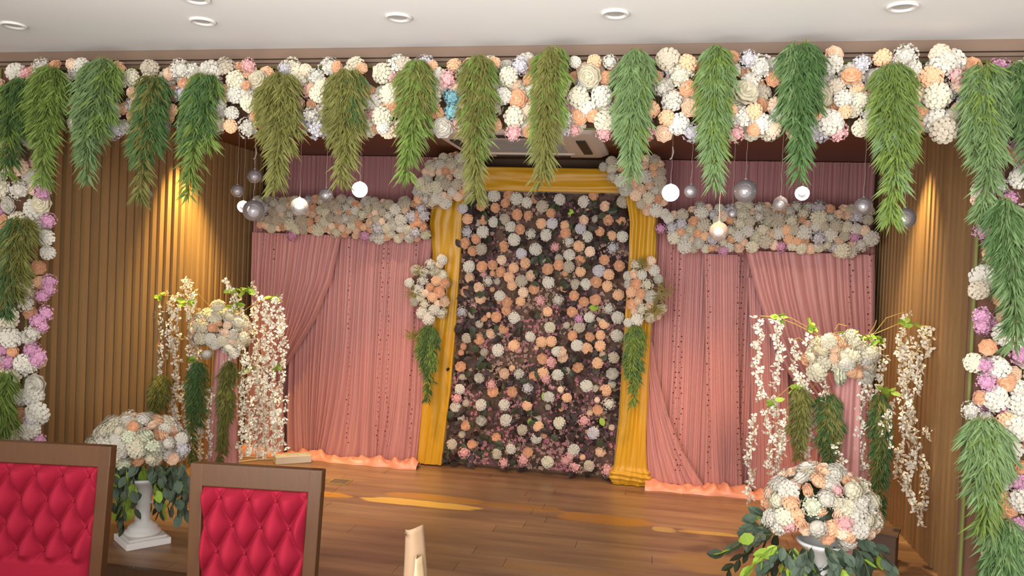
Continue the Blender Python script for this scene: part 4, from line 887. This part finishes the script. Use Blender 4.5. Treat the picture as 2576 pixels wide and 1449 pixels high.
LL = [(x, 1165, x + q.uniform(-30, 30), 1165 + q.uniform(60, 135), 7, q.choice((E, G, E))) for x in range(290, 470, 10)] + [(310, 1170, 300, 1310, 9, E), (300, 1200, 312, 1330, 8, G), (430, 1180, 455, 1300, 9, E), (440, 1190, 470, 1290, 8, E), (400, 1180, 408, 1290, 7, M_limeleaf), (320, 1180, 330, 1290, 6, M_limeleaf)]
urn('white urn with domed flower arrangement between the two red chairs', 358, 1365, 3.60, (350, 1125), 262, 84,
  [(300, 1085, 17, 'C'), (330, 1068, 14, 'Q'), (335, 1075, 13, 'P'), (362, 1055, 18, 'W'), (385, 1070, 14, 'Q'), (415, 1080, 15, 'W'), (290, 1105, 20, 'W'), (325, 1100, 18, 'G'), (365, 1100, 24, 'G'), (345, 1130, 22, 'C'), (385, 1125, 20, 'G'), (410, 1095, 16, 'P'), (425, 1115, 18, 'W'), (310, 1140, 20, 'W'), (348, 1158, 15, 'P'), (310, 1165, 18, 'G'), (435, 1155, 15, 'Q'), (460, 1130, 18, 'L'), (250, 1100, 18, 'C'), (245, 1115, 16, 'Q'), (380, 1155, 17, 'C'), (455, 1105, 16, 'W')], LL, 61, R(-38))
RL = [(x, 1375, x + q.uniform(-50, 50), 1375 + q.uniform(60, 120), 7, E) for x in range(1960, 2190, 14)] + [(1960, 1340, 1830, 1440, 11, G), (1950, 1350, 1870, 1330, 9, E), (1960, 1330, 1900, 1300, 8, E), (1970, 1370, 1880, 1445, 9, M_limeleaf), (2170, 1370, 2240, 1440, 8, E), (2150, 1360, 2220, 1400, 7, E), (1990, 1380, 1930, 1449, 8, G), (1950, 1345, 1815, 1400, 9, G)]
urn('white urn with domed flower arrangement in front of the right tall flower stand', 2065, 1500, 3.60, (2060, 1300), 270, 115,
  [(2017, 1205, 20, 'W'), (2070, 1195, 17, 'P'), (2060, 1210, 20, 'P'), (2100, 1195, 20, 'W'), (2035, 1235, 17, 'P'), (1985, 1235, 22, 'W'), (2105, 1235, 14, 'K'), (2145, 1235, 26, 'C'), (2045, 1275, 24, 'G'), (2080, 1255, 22, 'W'), (1990, 1265, 19, 'P'), (1955, 1260, 20, 'C'), (1940, 1300, 18, 'W'), (1975, 1300, 20, 'C'), (2015, 1312, 17, 'P'), (2065, 1290, 14, 'P'), (2110, 1290, 16, 'Q'), (2150, 1290, 24, 'W'), (2187, 1290, 20, 'W'), (2057, 1330, 24, 'W'), (2095, 1330, 18, 'P'), (2130, 1360, 20, 'W'), (2170, 1335, 18, 'W'), (2105, 1265, 18, 'C')], RL, 62, R(-38))

# ------------------------------------------------------------------ small things on the stage
ps0 = PZ(735, 1163, ST); ps = thing('power_strip', (ps0.x, ps0.y, ST), 'white multi socket power strip lying on the stage boards below the left curtain', 'power strip', rotz=R(38))
bevel(MB().box((0, 0, .028), (.25, .10, .056)).build('strip_body', M_plastic, ps), .006)
for k in range(3): bevel(MB().box((-.075 + k * .07, 0, .058), (.045, .05, .004)).build('socket', M_ring, ps), .001); 
for k in range(3): 
    b = MB()
    for (a_, c_) in ((0, .012), (-.012, -.008), (.012, -.008)): b.tube([(-.075 + k * .07 + a_, c_, .059), (-.075 + k * .07 + a_, c_, .0615)], .003, 6)
    b.build('socket_hole', M_black, ps)
cb = MB(); P_ = [PZ(x, y_, ST + .006) for x, y_ in ((500, 1172), (560, 1170), (600, 1162), (650, 1156), (700, 1155))]; P2 = [PZ(x, y_, ST + .006) for x, y_ in ((560, 1158), (600, 1148), (640, 1150), (690, 1146), (715, 1150))]
tag(MB().tube(P_, .006, 6).build('power_cable', M_cable, None, True), 'cream power cable running left from the power strip, nearer one', 'cable', 'cables at the power strip')
tag(MB().tube(P2, .004, 6).build('power_cable', M_cable, None, True), 'thin cream cable running left from the power strip, farther one', 'cable', 'cables at the power strip')
bx = PZ(2225, 1425, ST); t = thing('wooden_block', (bx.x, bx.y + .1, ST), 'dark brown wooden block standing on the stage right of the right urn', 'block', rotz=R(-20))
bevel(MB().box((0, 0, .075), (.16, .14, .15)).build('block_body', M_box, t), .006); bevel(MB().box((0, 0, .155), (.175, .155, .014)).build('block_top', M_box, t), .003)
c1 = PZ(1398, 1225, ST); tag(MB().lathe([(.010, 0), (.011, .002), (.006, .004)], 12, tuple(c1)).build('floor_sequin', mat('gold_sequin', 'FFE2A0', rough=.15, metal=1), None), 'tiny shiny sequin on the bare stage boards before the flower wall', 'sequin')
# second dark recess plate in the boards
c1 = PZ(855, 1212, ST); fp = thing('floor_socket_plate', (c1.x, c1.y, ST), 'small square brass edged plate set in the boards right of the nearer red chair', 'floor plate')
pl = MB()
for (dx, dy, sx, sy) in ((0, .06, .13, .008), (0, -.06, .13, .008), (.061, 0, .008, .12), (-.061, 0, .008, .12)): pl.box((dx, dy, .002), (sx, sy, .004))
pl.build('plate_rim', M_twig, fp); MB().box((0, 0, .001), (.115, .115, .002)).build('plate_cover', M_box, fp)

# ------------------------------------------------------------------ dining chairs (fronts face the camera)
def chair(label, lx, rx, ty, yd, rotz, zt, smooth_from, seed):
    A_ = PY(lx, ty, yd); B_ = PY(rx, ty, yd); wd = (B_ - A_).length; cx = (A_ + B_) / 2
    t = thing('dining_chair', (cx.x, cx.y, 0), label, 'chair', 'tufted red dining chairs', rotz=rotz)
    hw = wd / 2; fw_ = .046; th = .045; z0 = .42; tilt = R(-3.0)
    bk = put('backrest', None, t, (0, 0, z0), (tilt, 0, 0)); bk.empty_display_size = .05
    Hh = (zt - z0) / math.cos(tilt)
    fr = MB()
    taper = .94
    def post(sg):
        b = MB(); w1, w0 = hw, hw * taper
        v = []
        for z, w in ((0, w0), (Hh, w1)):
            for (dx, dy) in ((0, 0), (-fw_, 0), (-fw_, th), (0, th)): v.append((sg * (w + dx), dy, z))
        f = [(0, 1, 2, 3), (4, 7, 6, 5), (0, 4, 5, 1), (1, 5, 6, 2), (2, 6, 7, 3), (3, 7, 4, 0)]
        if sg < 0: f = [tuple(reversed(q_)) for q_ in f]
        b.add(v, f); return b
    for sg in (-1, 1): bevel(post(sg).build('back_post', M_chairwood, bk), .004)
    bevel(MB().box((0, th / 2, Hh - .039), (2 * hw - .001, th - .001, .078)).build('top_rail', M_chairwood, bk), .004)
    bevel(MB().box((0, th / 2, .03), (2 * hw * taper - 2 * fw_, th * .8, .06)).build('lower_rail', M_chairwood, bk), .003)
    pw = hw - fw_; z1 = Hh - .078; zb = .06; PH = z1 - zb; sx, sz = .100, .184
    def cushion(u, v):
        z = zb + PH * v; w = (hw * (taper + (1 - taper) * z / Hh) - fw_) + .001; x = -w + 2 * w * u
        xx = x / sx + .25 ; zz = (z1 - z - .035) / sz
        a_ = xx + zz; b_ = xx - zz; k = (abs(math.sin(math.pi * a_)) * abs(math.sin(math.pi * b_))) ** .72
        fold = max(0, (z1 - z) - smooth_from); kk = max(0, 1 - fold / .03)
        h = .006 + .056 * (k * kk + .55 * (1 - kk))
        e = min(1, min(u, 1 - u) * 2 * w / .022) ; e2 = min(1, min(v, 1 - v) * PH / .022); h = h * math.sqrt(max(0, e)) * math.sqrt(max(0, e2)) 
        sink = math.exp(-((k) ** 2) * 14) * .006 * kk
        return (x, .012 - h + sink, z)
    MB().grid(cushion, 96, 120).build('tufted_cushion', M_red, bk, smooth=True)
    MB().box((0, th - .006, (z1 + zb) / 2), (2 * pw * .97, .01, PH)).build('back_panel', M_chairwood, bk)
    # buttons at the fold crossings
    bm = MB(); v, f = ball(1, 8, 5); bm.add([(x * .006, y * .003, z * .006) for x, y, z in v], f); bme = bm.mesh('button', M_red, True)
    for i in range(-12, 13):
        for j in range(0, 12):
            zz = j * .5; xx = i + (.5 if j % 2 else 0); x = (xx - .25) * sx; z = z1 - .035 - zz * sz
            if abs(x) < pw - .02 and z > zb + .03 and (z1 - z) < smooth_from + .01: put('button', bme, bk, (x, .002, z))
    # seat towards the camera (-Y), legs
    bevel(MB().box((0, -.20, .415), (2 * hw, .46, .05)).build('seat_frame', M_chairwood, t), .005)
    def seatf(u, v):
        x = (u - .5) * (2 * hw - .03); y_ = -.425 + .43 * v; e = min(1, min(u, 1 - u) / .12, min(v, 1 - v) / .12); return (x, y_, .44 + .055 * math.sqrt(max(0, e)))
    MB().grid(seatf, 30, 30).build('seat', M_red, t, smooth=True)
    for sg in (-1, 1):
        bevel(MB().box((sg * (hw - .03), -.40, .195), (.05, .05, .39)).build('leg', M_chairwood, t), .004)
        bevel(MB().box((sg * (hw - .03), .015, .21), (.05, .05, .42)).build('leg', M_chairwood, t), .004)
    return t
chair('walnut framed chair with tufted crimson back, fully in view in front of the stage', 478, 797, 1176, 2.55, R(6.5), .999, .9, 1)
chair('walnut framed chair with tufted crimson back, cut off by the left edge of the photo', -58, 252, 1121, 2.58, R(8.5), 1.006, .32, 2)

# off-frame banquet table edge that carries the napkin
tb = thing('banquet_table', (-.55, 1.45, 0), 'dark wooden banquet table below the bottom edge of the photo', 'table')
bevel(MB().box((0, 0, .73), (2.2, .9, .04)).build('tabletop', M_table, tb), .004)
for sx_ in (-1, 1):
    for sy_ in (-1, 1): MB().box((sx_ * 1.03, sy_ * .38, .355), (.06, .06, .71)).build('leg', M_table, tb)
nc = PY(1036, 1449, 1.80); nt = thing('folded_napkin', (nc.x, 1.80, .75), 'pale beige folded napkin standing upright at the bottom edge, right of both red chairs', 'napkin')
ztn = PY(1048, 1318, 1.80).z - .75
def nap(u, v):
    h = v * ztn; wdt = .085 - .042 * v; x = (u - .5) * wdt + .006 * math.sin(v * 3); return (x, -.02 * math.sin(math.pi * u) + .01 * math.sin(v * 3), h - (1 - u) * .016 * (v > .96))
o = MB().grid(nap, 10, 30).build('upright_fold', M_napkin, nt, True); s = o.modifiers.new('solid', 'SOLIDIFY'); s.thickness = .002
zf = PY(1085, 1395, 1.8).z - .75
def nap2(u, v):
    h = v * zf; wdt = .06 * (1 - .75 * v ** 1.8); x = .022 + (u - .5) * wdt + .004 - .006 * v; return (x, -.030 * math.sin(math.pi * u) - .01, h)
o = MB().grid(nap2, 10, 20).build('side_fold', mat('light_beige_napkin', 'AC9472', rough=.8, var=.03), nt, True); s = o.modifiers.new('solid', 'SOLIDIFY'); s.thickness = .002
print('objects', len(bpy.data.objects))
